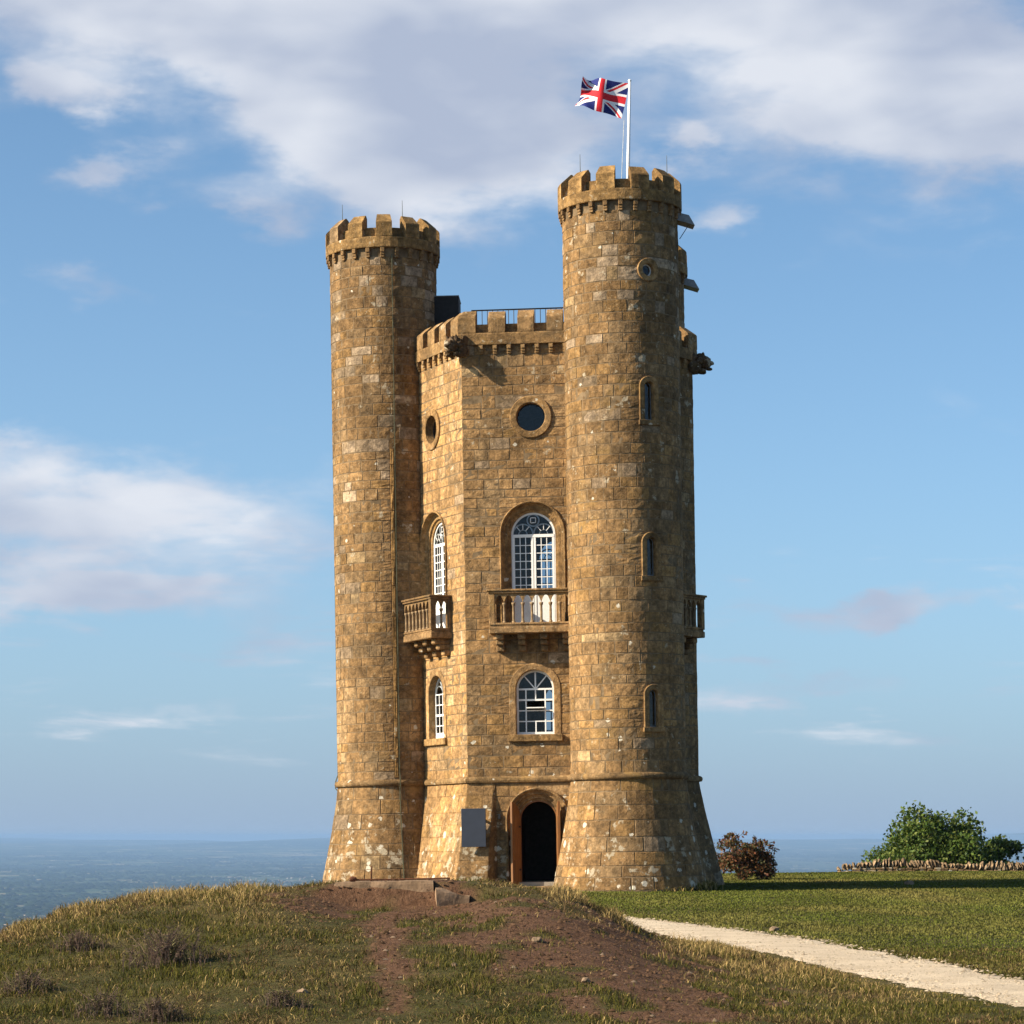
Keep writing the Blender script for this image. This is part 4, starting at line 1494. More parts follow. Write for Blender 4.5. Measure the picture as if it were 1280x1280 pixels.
# lightning rods and conductor strips
for k, angs in ((0, (-48, 32)), (2, (-45, 68)), (4, (0,))):
    cx, cy = TUR[k]['mp'].c
    for an in angs:
        a = R(an)
        r_ = TUR[k]['r0'] - 0.15
        mb = MB(); mb.tube([(0, 0, 0), (0, 0, 0.62)], [0.012, 0.006], 6)
        mb.build('lightning_rod', M['copper'], tower, (cx + r_ * math.sin(a), cy - r_ * math.cos(a), 19.5 + TUR[k]['dz']))
mp = TUR[0]['mp']
r0 = TUR[0]['r0']
for uu in (r0 * R(16.8), r0 * R(-96)):
    mb = MB()
    rows = []
    for z in [18.35, 15, 12, 9, 6, 3.4, 3.21, 3.0, 2.9, 2.4, 1.8, 1.2, 0.6, 0.0]:
        d = 0.05 if z > 3.35 else (0.125 if z > 2.95 else 0.03)
        w_ = 0.011
        rows.append([mp(uu - w_, z, d - 0.02), mp(uu - w_, z, d + 0.012), mp(uu + w_, z, d + 0.012), mp(uu + w_, z, d - 0.02)])
    mb.sweep(rows)
    mb.build('lightning_conductor', M['copper'], tower)

# ------------------------------------------------------------------ flagpole with its flag
cx, cy = TUR[2]['mp'].c
base = tower.matrix_basis @ Vector((cx + 0.20, cy + 0.35, 18.75))
fp = empty('flagpole', base)
tag(fp, 'white pole flying a red, white and blue flag on the tallest turret', 'flagpole')
TOPZ = 3.68
mb = MB(); mb.tube([(0, 0, 0), (0.02, 0, 1.5), (0.06, 0, TOPZ)], [0.055, 0.05, 0.038], 12); mb.build('pole', M['pole'], fp, smooth=True)
mb = MB(); lump(mb, (0.06, 0, TOPZ + 0.03), (0.05, 0.05, 0.045), amp=0); mb.build('finial', M['pole'], fp, smooth=True)
mb = MB(); mb.tube([(-0.10, -0.04, TOPZ - 1.08), (-0.16, -0.05, 1.2), (-0.20, -0.05, 0.2)], 0.008, 5); mb.build('halyard', M['rope'], fp)
FW, FH = 1.38, 0.98


def jack(s, t):
    """0 blue, 1 white, 2 red; s 0..1 from the hoist, t 0..1 from the bottom, 2:1 field"""
    x, y = (s - 0.5) * 60, (t - 0.5) * 30
    if abs(x) < 3 or abs(y) < 3: return 2
    if abs(x) < 5 or abs(y) < 5: return 1
    d = (abs(y) * 2 - abs(x)) / math.sqrt(5)       # signed distance to the diagonal
    if abs(d) < 3:
        upper = (x < 0) == (y > 0)                  # diagonal from hoist top / fly bottom
        cc = d if upper else -d
        side = (x < 0)
        if (0 < cc < 2) if side == upper else (-2 < cc < 0): return 2
        return 1
    return 0


GX, GY = 150, 90
vs_, fs_, mi = [], [], []
for j in range(GY + 1):
    for i in range(GX + 1):
        s, t = i / GX, j / GY
        fly = s ** 1.15
        y = 0.20 * fly * math.sin(7.5 * s + 1.6 * t + 0.4) + 0.07 * math.sin(14 * s - 3.5 * t) * fly
        x = -FW * (s * 0.93 - 0.03 * math.sin(6 * s + 2 * t)) + 0.17 * (t - 1)
        z = FH * (t - 1) + 0.27 * s * 0.75 + 0.10 * s * (1 - t) * 2.0 - 0.22 * s * s * t * 0.0 + 0.05 * math.sin(9 * s + 3 * t) * fly
        if s > 0.8: x += (s - 0.8) * 0.5 * (1 - t) * math.sin(4 * t)
        vs_.append((x, y, z))
for j in range(GY):
    for i in range(GX):
        a = j * (GX + 1) + i
        fs_.append((a, a + 1, a + GX + 2, a + GX + 1))
        mi.append(jack((i + 0.5) / GX, (j + 0.5) / GY))
me = bpy.data.meshes.new('flag')
me.from_pydata(vs_, [], fs_)
for m in ('blue', 'wht', 'red'): me.materials.append(M[m])
me.polygons.foreach_set('material_index', mi)
me.polygons.foreach_set('use_smooth', [True] * len(mi))
link('flag', me, fp, (0.0, -0.02, TOPZ - 0.05))

# ------------------------------------------------------------------ information board
sb = empty('sign_board')
mp_l = face_map(1)
tag(sb, 'blank slate blue sign panel fixed beside the doorway', 'sign')
sb.matrix_basis = tower.matrix_basis @ Matrix.Translation(mp_l(0.20, 1.23, 0.56)) @ Matrix.Rotation(R(0), 4, 'Z')
mb = MB(); mb.box(-0.34, 0.34, -0.03, 0.03, 0, 1.07, bev=0.006); mb.build('panel', M['sign'], sb)
for x in (-0.22, 0.22):
    mb = MB(); mb.box(x - 0.03, x + 0.03, 0.0301, 0.42, 0.75, 0.80); mb.box(x - 0.028, x + 0.028, 0.0302, 0.26, 0.22, 0.27); mb.build('bracket', M['iron'], sb)


# ------------------------------------------------------------------ broken concrete on the mound, rocks
def at_px(px, py, Y):
    return (px - 640) / F_PX * Y, EYE_Z + (EYE_PY - py) / F_PX * Y


def rough_prism(poly, z0, z1, seed, tilt=(0, 0), jag=0.009):
    """an irregular slab from a plan outline, edges chipped"""
    rnd = random.Random(seed)
    P = []
    n = len(poly)
    for i in range(n):
        a, b = poly[i], poly[(i + 1) % n]
        m = max(1, int(math.hypot(b[0] - a[0], b[1] - a[1]) / 0.12))
        for j in range(m):
            t = j / m
            P.append((a[0] + (b[0] - a[0]) * t + rnd.uniform(-jag, jag), a[1] + (b[1] - a[1]) * t + rnd.uniform(-jag, jag)))
    cx_, cy_ = sum(p[0] for p in P) / len(P), sum(p[1] for p in P) / len(P)
    rows = []
    for (z, k) in ((z0, 0.97), (z0 + (z1 - z0) * 0.5, 1.0), (z1 - 0.03, 1.0), (z1, 0.985), (z1 + 0.004, 0.6)):
        rows.append([(cx_ + (x - cx_) * k + rnd.uniform(-jag, jag) * 0.5, cy_ + (y - cy_) * k, z + tilt[0] * (x - cx_) + tilt[1] * (y - cy_) + rnd.uniform(-jag, jag) * 0.4) for x, y in P])
    mb = MB(); mb.sweep(rows, True, cap=True)
    return mb


SY = 29.55
x0, zt = at_px(428, 1102, SY)
x1, _ = at_px(542, 1102, SY)
zl = zt
s1 = rough_prism([(x0 - 0.08, SY - 0.05), (x1, SY - 0.16), (x1 + 0.02, SY + 0.55), (x0 + 0.03, SY + 0.7)], zt - 0.30, zt, 3, (0.015, 0.0))
tag(s1.build('concrete_slab', M['concrete']), 'long flat slab of old concrete exposed on top of the mound', 'slab')
a0, _ = at_px(546, 1105, SY)
a1, _ = at_px(588, 1110, SY)
s2 = rough_prism([(a0, SY - 0.36), (a1, SY - 0.30), (a1 - 0.02, SY + 0.2), (a0 - 0.02, SY + 0.3)], zt - 0.26, zt - 0.085, 5, (-0.20, 0.12))
tag(s2.build('concrete_slab', M['concrete']), 'short tilted lump of concrete cracked off beside the long slab', 'slab')
bx0, bz = at_px(440, 1100.5, SY)
bx1, _ = at_px(562, 1100.5, SY)
mb = MB(); mb.tube([(bx0, SY + 0.2, zt + 0.016), (bx0 + 0.5, SY + 0.22, zt + 0.022), (bx1, SY + 0.15, zt + 0.035)], 0.010, 6)
lump(mb, (bx0, SY + 0.2, zt + 0.02), (0.045, 0.03, 0.03), amp=0.3)
tag(mb.build('iron_bar', M['rust']), 'rusty iron bar lying along the concrete slab', 'bar')
ux, _ = at_px(462, 1090, SY)
mb = MB(); mb.tube([(ux, SY + 0.25, zt - 0.05), (ux + 0.01, SY + 0.25, zt + 0.165)], 0.010, 6)
tag(mb.build('iron_stub', M['rust']), 'short rusty iron rod standing upright in the concrete slab', 'rod')


def on_ground(px, py, ylo=16.0, yhi=115.0):
    """where the line of sight through a pixel first meets the ground"""
    for Y in np.linspace(ylo, yhi, 2500):
        x, z = at_px(px, py, Y)
        if z <= float(H(x, Y)): return x, float(Y), float(H(x, Y))
    return x, float(Y), float(H(x, Y))


ROCKS = [(378, 1242, 0.045, 'small buff stone lying in the grass low on the left of the mound'), (968, 1164, 0.10, 'pale stone lying on the far edge of the gravel path'),
         (568, 1208, 0.04, 'little pale stone on the turf below the concrete lump'), (672, 1178, 0.055, 'brown stone half buried in bare soil right of the mound top'),
         (732, 1228, 0.05, 'brown stone in the bare soil low on the right of the mound'), (1137, 1106, 0.16, 'pale stone lying on the far lawn near the wall')]
for i, (px, py, r_, lab) in enumerate(ROCKS):
    x, y, z = on_ground(px, py)
    mb = MB(); lump(mb, (0, 0, r_ * 0.2), (r_, r_ * 0.8, r_ * 0.6), amp=0.35, seed=40 + i)
    tag(mb.build('rock', M['rock'], None, (x, y, z), i * 1.1), lab, 'rock', 'loose stones on the ground')

# ------------------------------------------------------------------ dry stone wall with upright coping
WY = 117.5
wall = empty('dry_stone_wall', (0, 0, 0))
tag(wall, 'low dry stone wall with upright coping stones at the lawn edge', 'wall')
wx0, wx1 = (1048 - 640) / F_PX * WY, (1330 - 640) / F_PX * WY


def wall_line(x):
    return WY + 0.35 * math.sin(x * 0.5) + (x - wx0) * 0.12


def wall_top(x):
    t = (x - wx0) / (wx1 - wx0)
    return 0.12 * min(1, t / 0.08) - 0.02 + 0.09 * math.sin(min(1, t * 1.6) * PI) - 0.12 * t


body = MB()
rw = random.Random(5)
x = wx0
while x < wx1:
    zg = float(H(x, wall_line(x)))
    z = zg - 0.1
    zt_ = wall_top(x)
    w = rw.uniform(0.22, 0.4)
    while z < zt_ - 0.05:
        h = rw.uniform(0.07, 0.13)
        d = rw.uniform(-0.03, 0.03)
        q = rw.uniform(0.7, 1.2)
        body.box(x + rw.uniform(0, .05), x + w - 0.012, wall_line(x) - 0.24 + d, wall_line(x) + 0.24, z, z + h - 0.01, bev=0.015, tint=(0.27 * q, 0.2 * q, 0.125 * q))
        z += h
    x += w
o_ = body.build('wall_courses', M['stone'], wall); o_['kind'] = 'stuff'
x = wx0
i = 0
while x < wx1:
    w = rw.uniform(0.10, 0.19)
    h = rw.uniform(0.24, 0.40) * (0.75 if x < wx0 + 1.2 else 1.0)
    zt_ = wall_top(x)
    lean = 0.25 * math.sin(x * 1.3) + rw.uniform(-0.2, 0.2)
    q = rw.uniform(0.75, 1.25)
    mb = MB()
    lump(mb, (0, 0, h / 2 - 0.03), (w * 0.56, 0.25, h * 0.56), (0.25 * q, 0.20 * q, 0.14 * q), 0.4, seed=100 + i)
    mb.v = [(vx + lean * vz, vy, vz) for vx, vy, vz in mb.v]
    mb.build('coping_stone', M['stone'], wall, (x + w / 2, wall_line(x), zt_))
    x += w * 1.02
    i += 1


# ------------------------------------------------------------------ bushes and trees
def leaf_cloud(clumps, n_leaf, size, cols, rng, fill=0.35):
    """many small leaf faces spread through the clumps; returns arrays"""
    V_, F_, C_ = [], [], []
    tot_ = sum(r[0] * r[1] * r[2] for c, r in clumps)
    for c, r in clumps:
        n = max(20, int(n_leaf * r[0] * r[1] * r[2] / tot_))
        d = rng.normal(size=(n, 3)); d /= np.linalg.norm(d, axis=1)[:, None]
        rad = rng.uniform(fill, 1.0, n) ** 0.7 * (0.8 + 0.4 * rng.random(n))
        p = np.array(c) + d * rad[:, None] * np.array(r)
        a = rng.normal(size=(n, 3)) * 0.8 + d * 0.3 + np.array([0, 0, 0.15]); a /= np.linalg.norm(a, axis=1)[:, None]
        b = np.cross(a, rng.normal(size=(n, 3))); b /= np.linalg.norm(b, axis=1)[:, None]
        s = size * rng.uniform(0.6, 1.35, n)[:, None]
        q = np.stack([p - a * s * 0.6, p + b * s * 0.42, p + a * s * 0.75, p - b * s * 0.42], 1)
        V_.append(q.reshape(-1, 3))
        ci = rng.integers(0, len(cols), n)
        base = np.array(cols)[ci] * rng.uniform(0.7, 1.3, n)[:, None]
        C_.append(np.repeat(base, 4, 0))
    v = np.concatenate(V_); c = np.concatenate(C_)
    f = np.arange(len(v)).reshape(-1, 4)
    return v, f, c


def np_mesh(name, v, f, c, mat):
    me = bpy.data.meshes.new(name)
    k = f.shape[1]
    me.vertices.add(len(v)); me.vertices.foreach_set('co', v.astype(np.float32).ravel())
    me.loops.add(f.size); me.loops.foreach_set('vertex_index', f.astype(np.int32).ravel())
    me.polygons.add(len(f)); me.polygons.foreach_set('loop_start', (np.arange(len(f)) * k).astype(np.int32))
    me.update(calc_edges=True)
    a = me.color_attributes.new('tint', 'FLOAT_COLOR', 'POINT')
    a.data.foreach_set('color', np.concatenate([c, np.ones((len(c), 1))], 1).astype(np.float32).ravel())
    me.materials.append(mat)
    return me


def bush(name, label, cat, px, Y, w, h, cols, n_leaf, size, seed, n_clump=26, group=None, twigs=10, flat=0.8, zbase=None):
    rng = np.random.default_rng(seed)
    x = (px - 640) / F_PX * Y
    z = float(H(x, Y)) if zbase is None else zbase
    root = empty(name, (x, Y, z))
    tag(root, label, cat, group)
    clumps, mb = [], MB()
    for i in range(n_clump):
        a = rng.uniform(0, 2 * PI); rr = math.sqrt(rng.random())
        cx_ = math.cos(a) * rr * w * 0.40; cy_ = math.sin(a) * rr * w * 0.36
        top_ = h * math.sqrt(max(0.08, 1 - (rr * 0.92) ** 2))
        cz_ = rng.uniform(0.25, 0.88) * top_
        r_ = rng.uniform(0.10, 0.19) * w
        clumps.append(((cx_, cy_, cz_), (r_, r_, r_ * flat)))
    for i in range(5):
        a = rng.uniform(0, 2 * PI)
        c_ = clumps[int(rng.integers(0, n_clump))][0]
        mb.tube([(0.08 * math.cos(a), 0.08 * math.sin(a), -0.3), (c_[0] * 0.35, c_[1] * 0.35, c_[2] * 0.45), c_], [0.05 * w ** 0.5, 0.035 * w ** 0.5, 0.008], 6)
    mb.build('trunk', M['bark'], root)
    tw = MB()
    for i in range(twigs):
        c_, r_ = clumps[int(rng.integers(0, n_clump))]
        d = Vector((rng.normal(), rng.normal() * 0.6, abs(rng.normal()) + 0.5)).normalized()
        e = Vector(c_) + d * (r_[0] * 1.5)
        tw.tube([c_, tuple(Vector(c_) + d * r_[0] * 0.8), tuple(e)], [0.014, 0.009, 0.003], 4)
        clumps.append((tuple(e), (r_[0] * 0.28,) * 3))
    if twigs: tw.build('twig', M['bark'], root)
    v, f, c = leaf_cloud(clumps, n_leaf, size, cols, rng)
    link('crown', np_mesh('crown', v, f, c, M['leaf']), root)
    return root


GREEN = [(0.065, 0.105, 0.016), (0.085, 0.125, 0.02), (0.045, 0.08, 0.014), (0.11, 0.13, 0.026)]
DARK = [(0.03, 0.055, 0.02), (0.04, 0.065, 0.022), (0.05, 0.07, 0.03)]
RED = [(0.16, 0.06, 0.030), (0.12, 0.055, 0.024), (0.19, 0.095, 0.038), (0.06, 0.065, 0.025), (0.075, 0.07, 0.028)]
bush('leafy_tree', 'broad bright green tree crown rising behind the dry stone wall', 'tree', 1168, 126, 6.2, 5.1, GREEN, 42000, 0.13, 1, 70, 'trees behind the wall', flat=0.85)
bush('leafy_tree', 'darker green tree crown just right of the broad bright one', 'tree', 1218, 128, 4.4, 5.0, [(a * 0.8, b * 0.82, c * 0.85) for a, b, c in GREEN], 12000, 0.13, 4, 24, 'trees behind the wall', flat=0.85)
bush('dark_bush', 'small dark bush right of the green trees behind the wall', 'bush', 1250, 128, 3.2, 4.3, DARK, 7500, 0.12, 6, 18, 'dark bushes behind the wall')
bush('dark_bush', 'rightmost low dark bush cut off by the frame edge', 'bush', 1288, 128, 2.9, 3.7, DARK, 5500, 0.12, 8, 16, 'dark bushes behind the wall')
bush('hawthorn_bush', 'reddish brown autumn bush against the right foot of the tower', 'bush', 928, 92, 2.25, 1.98, RED, 7500, 0.075, 12, 28, twigs=40, flat=0.75)

# ------------------------------------------------------------------ grass
def blades(X, Y, Z, h, w, lean, col, rng, nseg=2):
    """bent blades; returns vertices, triangles as quads+tip, colours"""
    n = len(X)
    a = rng.uniform(0, 2 * PI, n)
    dx, dy = np.cos(a), np.sin(a)
    b = rng.uniform(0, 2 * PI, n)
    lx, ly = np.cos(b) * lean * h, np.sin(b) * lean * h
    base = np.stack([X, Y, Z - 0.01], 1)
    side = np.stack([dx * w / 2, dy * w / 2, 0 * w], 1)
    mid = base + np.stack([lx * 0.4, ly * 0.4, h * np.clip(0.75 - 0.2 * lean, 0.25, 0.7)], 1)
    tip = base + np.stack([lx, ly, h * np.clip(1.05 - 0.42 * lean, 0.12, 1)], 1)
    v = np.stack([base - side, base + side, mid + side * 0.75, mid - side * 0.75, tip], 1).reshape(-1, 3)
    i = np.arange(n)[:, None] * 5
    f = np.concatenate([i + np.array([[0, 1, 2]]), i + np.array([[0, 2, 3]]), i + np.array([[3, 2, 4]])], 0)
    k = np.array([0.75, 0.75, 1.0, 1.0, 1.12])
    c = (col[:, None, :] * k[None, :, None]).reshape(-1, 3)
    return v, f, c


def sample_view(n, y0, y1, x_lo, x_hi, rng, p=1.6):
    """random points in the wedge seen, denser near the camera"""
    u = rng.random(n)
    Y = (y0 ** (2 - p) + u * (y1 ** (2 - p) - y0 ** (2 - p))) ** (1 / (2 - p))
    X = (x_lo + (x_hi - x_lo) * rng.random(n)) * Y
    return X, Y


rng = np.random.default_rng(5)
G1, G2, ST1, ST2, BR = np.array([0.056, 0.062, 0.013]), np.array([0.125, 0.105, 0.024]), np.array([0.42, 0.305, 0.125]), np.array([0.25, 0.17, 0.066]), np.array([0.12, 0.075, 0.038])


def gcol(n, straw, rng, brown=0.0):
    t = rng.random(n)[:, None]
    g = G1 * (1 - t) + G2 * t
    s = ST1 * t + ST2 * (1 - t)
    pick = (rng.random(n) < np.clip(straw * 0.85 + 0.06, 0, 0.93))[:, None]
    c = np.where(pick, s, g)
    c = np.where((rng.random(n) < brown)[:, None], BR * (0.7 + 0.7 * t), c)
    return c * rng.uniform(0.7, 1.25, n)[:, None]


# mound and foreground turf
X, Y = sample_view(470000, 17.5, 46, -0.235, 0.215, rng, 1.1)
Z = H(X, Y)
so, stw = soil_mask(X, Y, Z), straw_mask(X, Y, Z)
lawn_side = X > np.interp(Y, pe_n[np.argsort(pe_n[:, 1]), 1], np.sort(pe_n[:, 0])[::-1])
tuft = fbm(X * 3.1, Y * 3.1, 91, 3)
keep = (rng.random(len(X)) > so * 0.965) & (~on_path(X, Y, 0.06)) & (rng.random(len(X)) < 0.35 + 1.1 * tuft)
keep &= ~((X > x0 - 0.2) & (X < a1 + 0.1) & (Y > SY - 0.08) & (Y < SY + 0.75) & (rng.random(len(X)) < 0.97))
keep &= (X < 3.2) | (Y < 36)
X, Y, Z, stw, tuft = X[keep], Y[keep], Z[keep], stw[keep], tuft[keep]
n = len(X)
clump = fbm(X * 1.3 + 5, Y * 0.8, 77, 4)                # green tussocks against matted dead thatch
dead = np.clip((0.56 - clump) * 5, 0, 1)
pd_ = X - np.interp(Y, pe_n[np.argsort(pe_n[:, 1]), 1], pe_n[np.argsort(pe_n[:, 1]), 0])
near_path = np.exp(-(pd_ / 0.4) ** 2)
h = (1 - 0.6 * near_path) * (0.030 + 0.11 * np.clip(tuft - 0.35, 0, 1) + 0.15 * np.clip(stw - 0.5, 0, 1)) * rng.uniform(0.5, 1.6, n)
lean = rng.uniform(0.2, 1.2, n) + dead * rng.uniform(0, 1.6, n) * (stw < 0.75)
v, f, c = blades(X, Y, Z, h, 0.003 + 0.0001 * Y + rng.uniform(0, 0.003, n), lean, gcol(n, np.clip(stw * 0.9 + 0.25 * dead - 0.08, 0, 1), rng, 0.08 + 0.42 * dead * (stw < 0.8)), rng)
tag(link('mound_grass', np_mesh('mound_grass', v, f, c, M['grass'])), 'rough tussocky green and straw coloured grass covering the mound', 'grass', kind='stuff')

# clods and crumbs on the bare soil
X, Y = sample_view(60000, 18, 34, -0.1, 0.12, rng, 1.1)
Z = H(X, Y)
k_ = (soil_mask(X, Y, Z) > 0.25)
X, Y, Z = X[k_][:9000], Y[k_][:9000], Z[k_][:9000]
n = len(X)
oct_ = np.array([(1, 0, 0), (0, 1, 0), (-1, 0, 0), (0, -1, 0), (0, 0, 1)], float)
sz = 0.005 + 0.022 * rng.random(n) ** 3.5
P_ = oct_[None] * (0.6 + 0.8 * rng.random((n, 5, 1))) * sz[:, None, None] * np.array([1.3, 1.0, 0.8]) + np.stack([X, Y, Z], 1)[:, None]
ii = np.arange(n)[:, None] * 5
F_ = np.concatenate([ii + np.array([[a, (a + 1) % 4, 4]]) for a in range(4)], 0)
cc = np.array([0.095, 0.055, 0.032]) * rng.uniform(0.6, 1.6, (n, 1)) + (rng.random((n, 1)) < 0.03) * np.array([0.12, 0.10, 0.075])
tag(link('soil_crumbs', np_mesh('soil_crumbs', P_.reshape(-1, 3), F_, np.repeat(cc, 5, 0), M['grass'])), 'crumbs of red brown soil on the bare patches of the mound', 'soil', kind='stuff')

def lawn_col(n, dry, rng, patch):
    t = rng.random(n)[:, None]
    g = np.array([0.072, 0.090, 0.014]) * (1 - t) + np.array([0.128, 0.137, 0.026]) * t
    k = (dry * 0.55 + 0.25 * (rng.random(n) < 0.08))[:, None]
    return (g * (1 - k) + np.array([0.23, 0.17, 0.062]) * k) * rng.uniform(0.8, 1.2, n)[:, None] * patch[:, None]


# loose gravel on the path
ti, tj = rng.random(14000) ** 1.5, rng.random(14000)
ri = (ti * (NP - 2)).astype(int)
pp = pe_n[ri] + (pe_f[ri] - pe_n[ri]) * (tj * 1.06 - 0.03)[:, None] + rng.normal(size=(14000, 2)) * 0.05
pp = pp[(pp[:, 1] > 18) & (pp[:, 1] < 52)]
n = len(pp)
sz = 0.006 + 0.018 * rng.random(n) ** 3
P_ = oct_[None] * (0.6 + 0.8 * rng.random((n, 5, 1))) * sz[:, None, None] * np.array([1.3, 1.0, 0.7]) + np.stack([pp[:, 0], pp[:, 1], H(pp[:, 0], pp[:, 1]) + 0.02], 1)[:, None]
ii = np.arange(n)[:, None] * 5
F_ = np.concatenate([ii + np.array([[a, (a + 1) % 4, 4]]) for a in range(4)], 0)
cc = np.array([0.55, 0.44, 0.31]) * rng.uniform(0.55, 1.15, (n, 1))
tag(link('path_gravel', np_mesh('path_gravel', P_.reshape(-1, 3), F_, np.repeat(cc, 5, 0), M['grass'])), 'loose pale gravel scattered over the path', 'gravel', kind='stuff')

# mown lawn to the right
X, Y = sample_view(260000, 24, 116, 0.0, 0.215, rng, 1.35)
Z = H(X, Y)
keep = (X > np.interp(Y, PE_F[:, 1], PE_F[:, 0]) - 0.25) & (~on_path(X, Y, 0.05))
dx_, dy_ = X - 1.25, Y - TOWER_Y
keep &= (np.hypot(dx_ - 2.0, dy_ + 4.3) > 2.0) & (np.hypot(dx_, dy_) > 4.4)
X, Y, Z = X[keep], Y[keep], Z[keep]
n = len(X)
dry = np.clip(fbm(X * 0.5, Y * 0.16, 63, 4) * 1.9 - 0.72, 0, 1)
edge_ = np.exp(-np.clip(X - np.interp(Y, PE_F[:, 1], PE_F[:, 0]), 0, 9) / 0.3)
h = (0.022 + 0.02 * dry + 0.0002 * Y) * rng.uniform(0.6, 1.5, n)
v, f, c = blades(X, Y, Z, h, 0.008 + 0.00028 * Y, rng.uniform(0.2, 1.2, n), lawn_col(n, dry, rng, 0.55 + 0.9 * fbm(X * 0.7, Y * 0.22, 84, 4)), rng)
tag(link('lawn_grass', np_mesh('lawn_grass', v, f, c, M['grass'])), 'short mown green lawn right of the gravel path', 'grass', kind='stuff')

# tall grass and weeds at the foot of the tower
pts = []
for _ in range(1500):
    a = rng.uniform(-70, 125)
    rr = TUR[2]['r0'] + 0.48 + abs(rng.normal()) * 0.16
    p = tower.matrix_basis @ Vector((TUR[2]['mp'].c[0] + rr * math.sin(R(a)), TUR[2]['mp'].c[1] - rr * math.cos(R(a)), 0))
    pts.append((p.x, p.y, float(a)))
pts = np.array(pts)
kk = rng.random(len(pts)) < np.clip((pts[:, 2] - 10) / 60, 0.05, 1)
pts = pts[kk]
n = len(pts)
v, f, c = blades(pts[:, 0], pts[:, 1], H(pts[:, 0], pts[:, 1]), rng.uniform(0.06, 0.34, n) * np.clip(pts[:, 2] / 60, 0.35, 1.1), np.full(n, 0.03), rng.uniform(0.1, 0.9, n), gcol(n, np.full(n, 0.45), rng), rng)
tag(link('base_weeds', np_mesh('base_weeds', v, f, c, M['grass'])), 'unmown grass and weeds along the foot of the right turret', 'weeds', kind='stuff')


# ------------------------------------------------------------------ dead scrub on the mound: each clump a plant
def scrub(px, py, w, h, label, seed, dens=240, cols=((0.12, 0.08, 0.062), (0.16, 0.11, 0.08), (0.10, 0.072, 0.058), (0.15, 0.13, 0.06))):
    rng_ = np.random.default_rng(seed)
    x, y, z = on_ground(px, py)
    mb = MB()
    for i in range(dens):
        a = rng_.uniform(0, 2 * PI); r_ = min(w * 0.9, abs(rng_.normal()) * w * 0.36)
        bx_, by_ = r_ * math.cos(a), r_ * math.sin(a) * 0.8
        zz = float(H(x + bx_, y + by_)) - z
        hh = h * rng_.uniform(0.4, 1.15) * math.exp(-1.1 * (r_ / (w / 2)) ** 2)
        lx, ly = rng_.normal() * 0.35 * hh, rng_.normal() * 0.35 * hh
        col = tuple(np.array(cols[int(rng_.integers(0, len(cols)))]) * rng_.uniform(0.7, 1.4))
        t0 = 0.0028 + 0.00003 * y
        p0, p1, p2 = Vector((bx_, by_, zz - 0.02)), Vector((bx_ + lx * 0.4, by_ + ly * 0.4, zz + hh * 0.55)), Vector((bx_ + lx, by_ + ly, zz + hh))
        mb.tube([p0, p1, p2], [t0, t0 * 0.8, t0 * 0.4], 3, tint=col)
        for q in range(5):                          # seed heads and side twigs
            t = rng_.uniform(0.35, 1)
            p = p0.lerp(p2, t)
            e = p + Vector((rng_.normal(), rng_.normal(), rng_.normal() * 0.5 + 0.5)) * 0.16 * hh
            s = Vector((rng_.normal(), rng_.normal(), rng_.normal())).normalized() * (t0 * 1.2)
            mb.add([p - s, p + s, e], [(0, 1, 2)], col)
    tag(mb.build('dead_scrub', M['grass'], None, (x, y, z)), label, 'shrub', 'dead scrub on the mound')


SCRUBS = [(210, 1205, 1.15, 0.46, 'largest purple brown clump of dead scrub high on the left of the mound'), (98, 1188, 0.8, 0.22, 'low dark scrub clump left of the largest one'),
          (30, 1240, 0.75, 0.26, 'dark scrub clump at the left frame edge'), (128, 1268, 0.8, 0.27, 'brown scrub clump near the bottom left corner'), (196, 1276, 0.6, 0.25, 'brown scrub clump at the bottom edge below the largest clump'),
          (352, 1258, 0.6, 0.17, 'thin brown scrub patch at the bottom, right of the other clumps')]
for i, (px, py, w, h, lab) in enumerate(SCRUBS):
    scrub(px, py, w * 0.8, h * 0.7, lab, 300 + i, 330 if i == 0 else 220)
CREST = [(38, 1150, 1.0, 0.34, 'dark leggy weed clump on the left skyline of the mound'), (258, 1114, 1.0, 0.26, 'brown seeding weed clump on the mound skyline above the straw grass'),
         (208, 1117, 0.7, 0.26, 'small brown weed clump on the skyline left of the seeding one'), (172, 1120, 0.6, 0.22, 'thin weed clump on the skyline near the left end of the straw grass'), (300, 1110, 0.6, 0.2, 'short weed clump on the skyline nearest the tower')]
for i, (px, py, w, h, lab) in enumerate(CREST):
    scrub(px, py, w * 0.5, h * 0.6, lab, 340 + i, 240)

# ------------------------------------------------------------------ woods, hedges and villages on the far plain
def far_lumps(px_, py_, wx, wy, hz_, col):
    n = len(px_)
    z = H(px_, py_)
    base = np.array([(-1, -1, 0), (1, -1, 0), (1, 1, 0), (-1, 1, 0), (-0.6, -0.6, 0.8), (0.6, -0.6, 0.8), (0.6, 0.6, 0.8), (-0.6, 0.6, 0.8), (0, 0, 1)], float)
    P = base[None] * np.stack([wx, wy, hz_], 1)[:, None] * (0.8 + 0.4 * rng.random((n, 9, 1))) + np.stack([px_, py_, z - 0.5], 1)[:, None]
    i = np.arange(n)[:, None] * 9
    F = []
    for a in range(4):
        b = (a + 1) % 4
        F += [i + np.array([[a, b, 4 + b]]), i + np.array([[a, 4 + b, 4 + a]]), i + np.array([[4 + a, 4 + b, 8]])]
    return P.reshape(-1, 3), np.concatenate(F, 0), np.repeat(col, 9, 0)


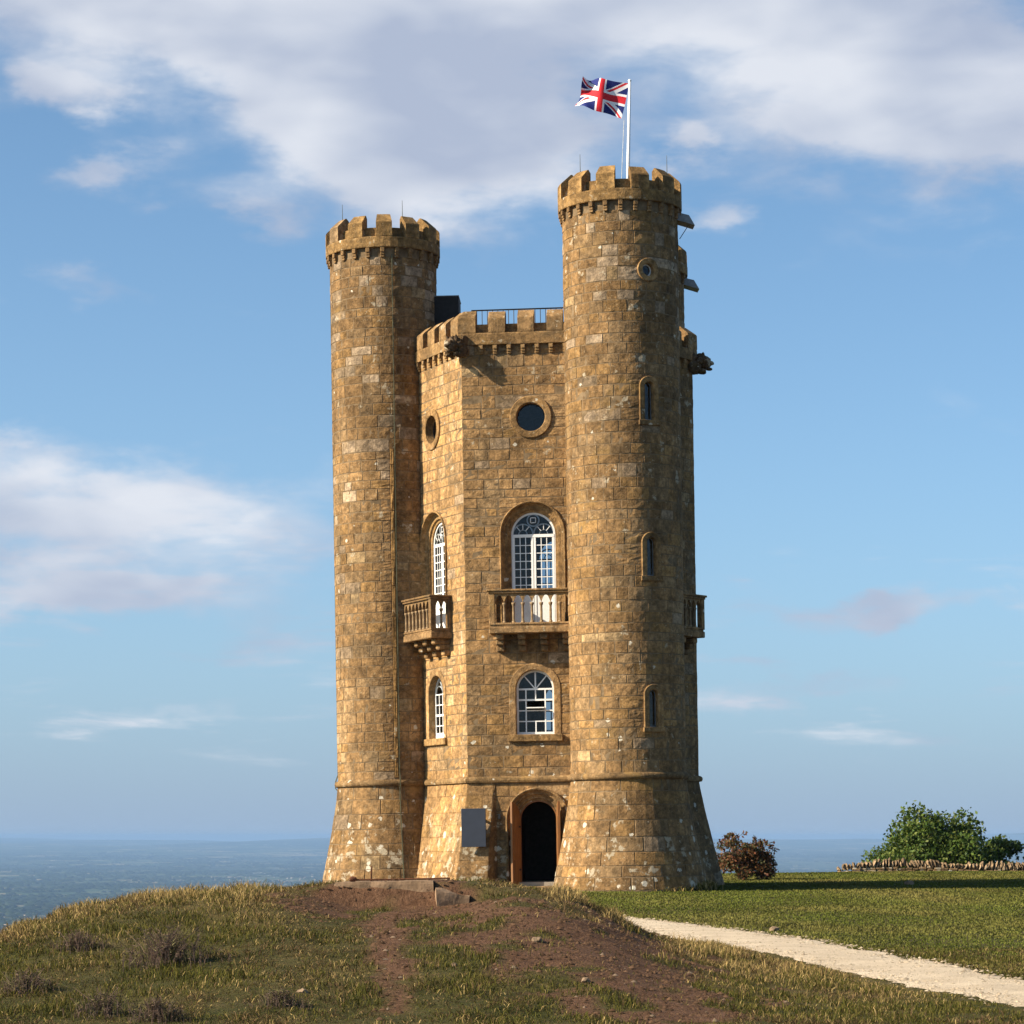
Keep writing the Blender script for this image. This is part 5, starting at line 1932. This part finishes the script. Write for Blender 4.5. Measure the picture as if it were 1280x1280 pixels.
hx, hy = [], []
for _ in range(2600):                               # hedgerows with trees
    Y0 = 4500 * (30000 / 4500) ** rng.random()
    X0 = rng.uniform(-0.24, 0.24) * Y0
    a = rng.choice([0.35, 0.35 + PI / 2]) + rng.normal() * 0.25
    L_ = rng.uniform(150, 700)
    m = int(L_ / 38)
    t_ = np.arange(m) * 38.0
    k_ = rng.random(m) < 0.8
    hx.append((X0 + np.cos(a) * t_)[k_]); hy.append((Y0 + np.sin(a) * t_)[k_])
for _ in range(150):                                # woods
    Y0 = 5000 * (30000 / 5000) ** rng.random()
    X0 = rng.uniform(-0.24, 0.24) * Y0
    m = int(rng.integers(25, 110))
    r_ = rng.uniform(120, 420)
    hx.append(X0 + rng.normal(size=m) * r_); hy.append(Y0 + rng.normal(size=m) * r_ * 0.7)
hx, hy = np.concatenate(hx), np.concatenate(hy)
n = len(hx)
v, f, c = far_lumps(hx, hy, rng.uniform(9, 26, n), rng.uniform(9, 26, n), rng.uniform(4, 11, n), np.array([0.018, 0.030, 0.012]) * rng.uniform(0.6, 1.5, (n, 1)))
tag(link('far_woodland', np_mesh('far_woodland', v, f, c, M['leaf'])), 'hazy hedges and woods scattered over the far plain', 'woodland', kind='stuff')
hx, hy = [], []
for _ in range(30):                                 # villages
    Y0 = 5000 * (22000 / 5000) ** rng.random()
    X0 = rng.uniform(-0.22, 0.22) * Y0
    m = int(rng.integers(6, 34))
    hx.append(X0 + rng.normal(size=m) * 190); hy.append(Y0 + rng.normal(size=m) * 260)
hx, hy = np.concatenate(hx), np.concatenate(hy)
vb, fb, cb_ = [], [], []
for x, y in zip(hx, hy):
    z = float(H(x, y)) - 0.5
    w_, d_, h_ = rng.uniform(3, 9), rng.uniform(3, 7), rng.uniform(3, 5)
    b = len(vb)
    vb += [(x - w_, y - d_, z), (x + w_, y - d_, z), (x + w_, y + d_, z), (x - w_, y + d_, z), (x - w_, y - d_, z + h_), (x + w_, y - d_, z + h_), (x + w_, y + d_, z + h_), (x - w_, y + d_, z + h_),
           (x - w_, y, z + h_ * 1.6), (x + w_, y, z + h_ * 1.6)]
    fb += [tuple(b + q for q in t3) for t3 in ((0, 1, 5), (0, 5, 4), (1, 2, 6), (1, 6, 5), (2, 3, 7), (2, 7, 6), (3, 0, 4), (3, 4, 7), (4, 5, 9), (4, 9, 8), (6, 7, 8), (6, 8, 9), (4, 8, 7), (5, 6, 9))]
    k_ = rng.uniform(0.5, 1.0)
    cb_ += [(0.36 * k_, 0.32 * k_, 0.27 * k_)] * 8 + [(0.30 * k_, 0.20 * k_, 0.15 * k_)] * 2
tag(link('far_villages', np_mesh('far_villages', np.array(vb), np.array(fb), np.array(cb_), M['grass'])), 'tiny pale houses of hazy villages on the far plain', 'village', kind='stuff')

# ------------------------------------------------------------------ air
hz = MB()
hz.box(-36000, 36000, -600, 60000, PLAIN - 30, 25)
t = NT('air')
t.n.remove(t.b)
pv = t.new('ShaderNodeVolumePrincipled')
pv.inputs['Color'].default_value = (0.27, 0.43, 0.69, 1)
pv.inputs['Density'].default_value = 4.3e-5
pv.inputs['Anisotropy'].default_value = 0.0
t.l.new(pv.outputs[0], t.n['Material Output'].inputs['Volume'])
o_ = hz.build('haze', t.m)
tag(o_, 'blue haze lying over the plain', 'haze', kind='stuff')
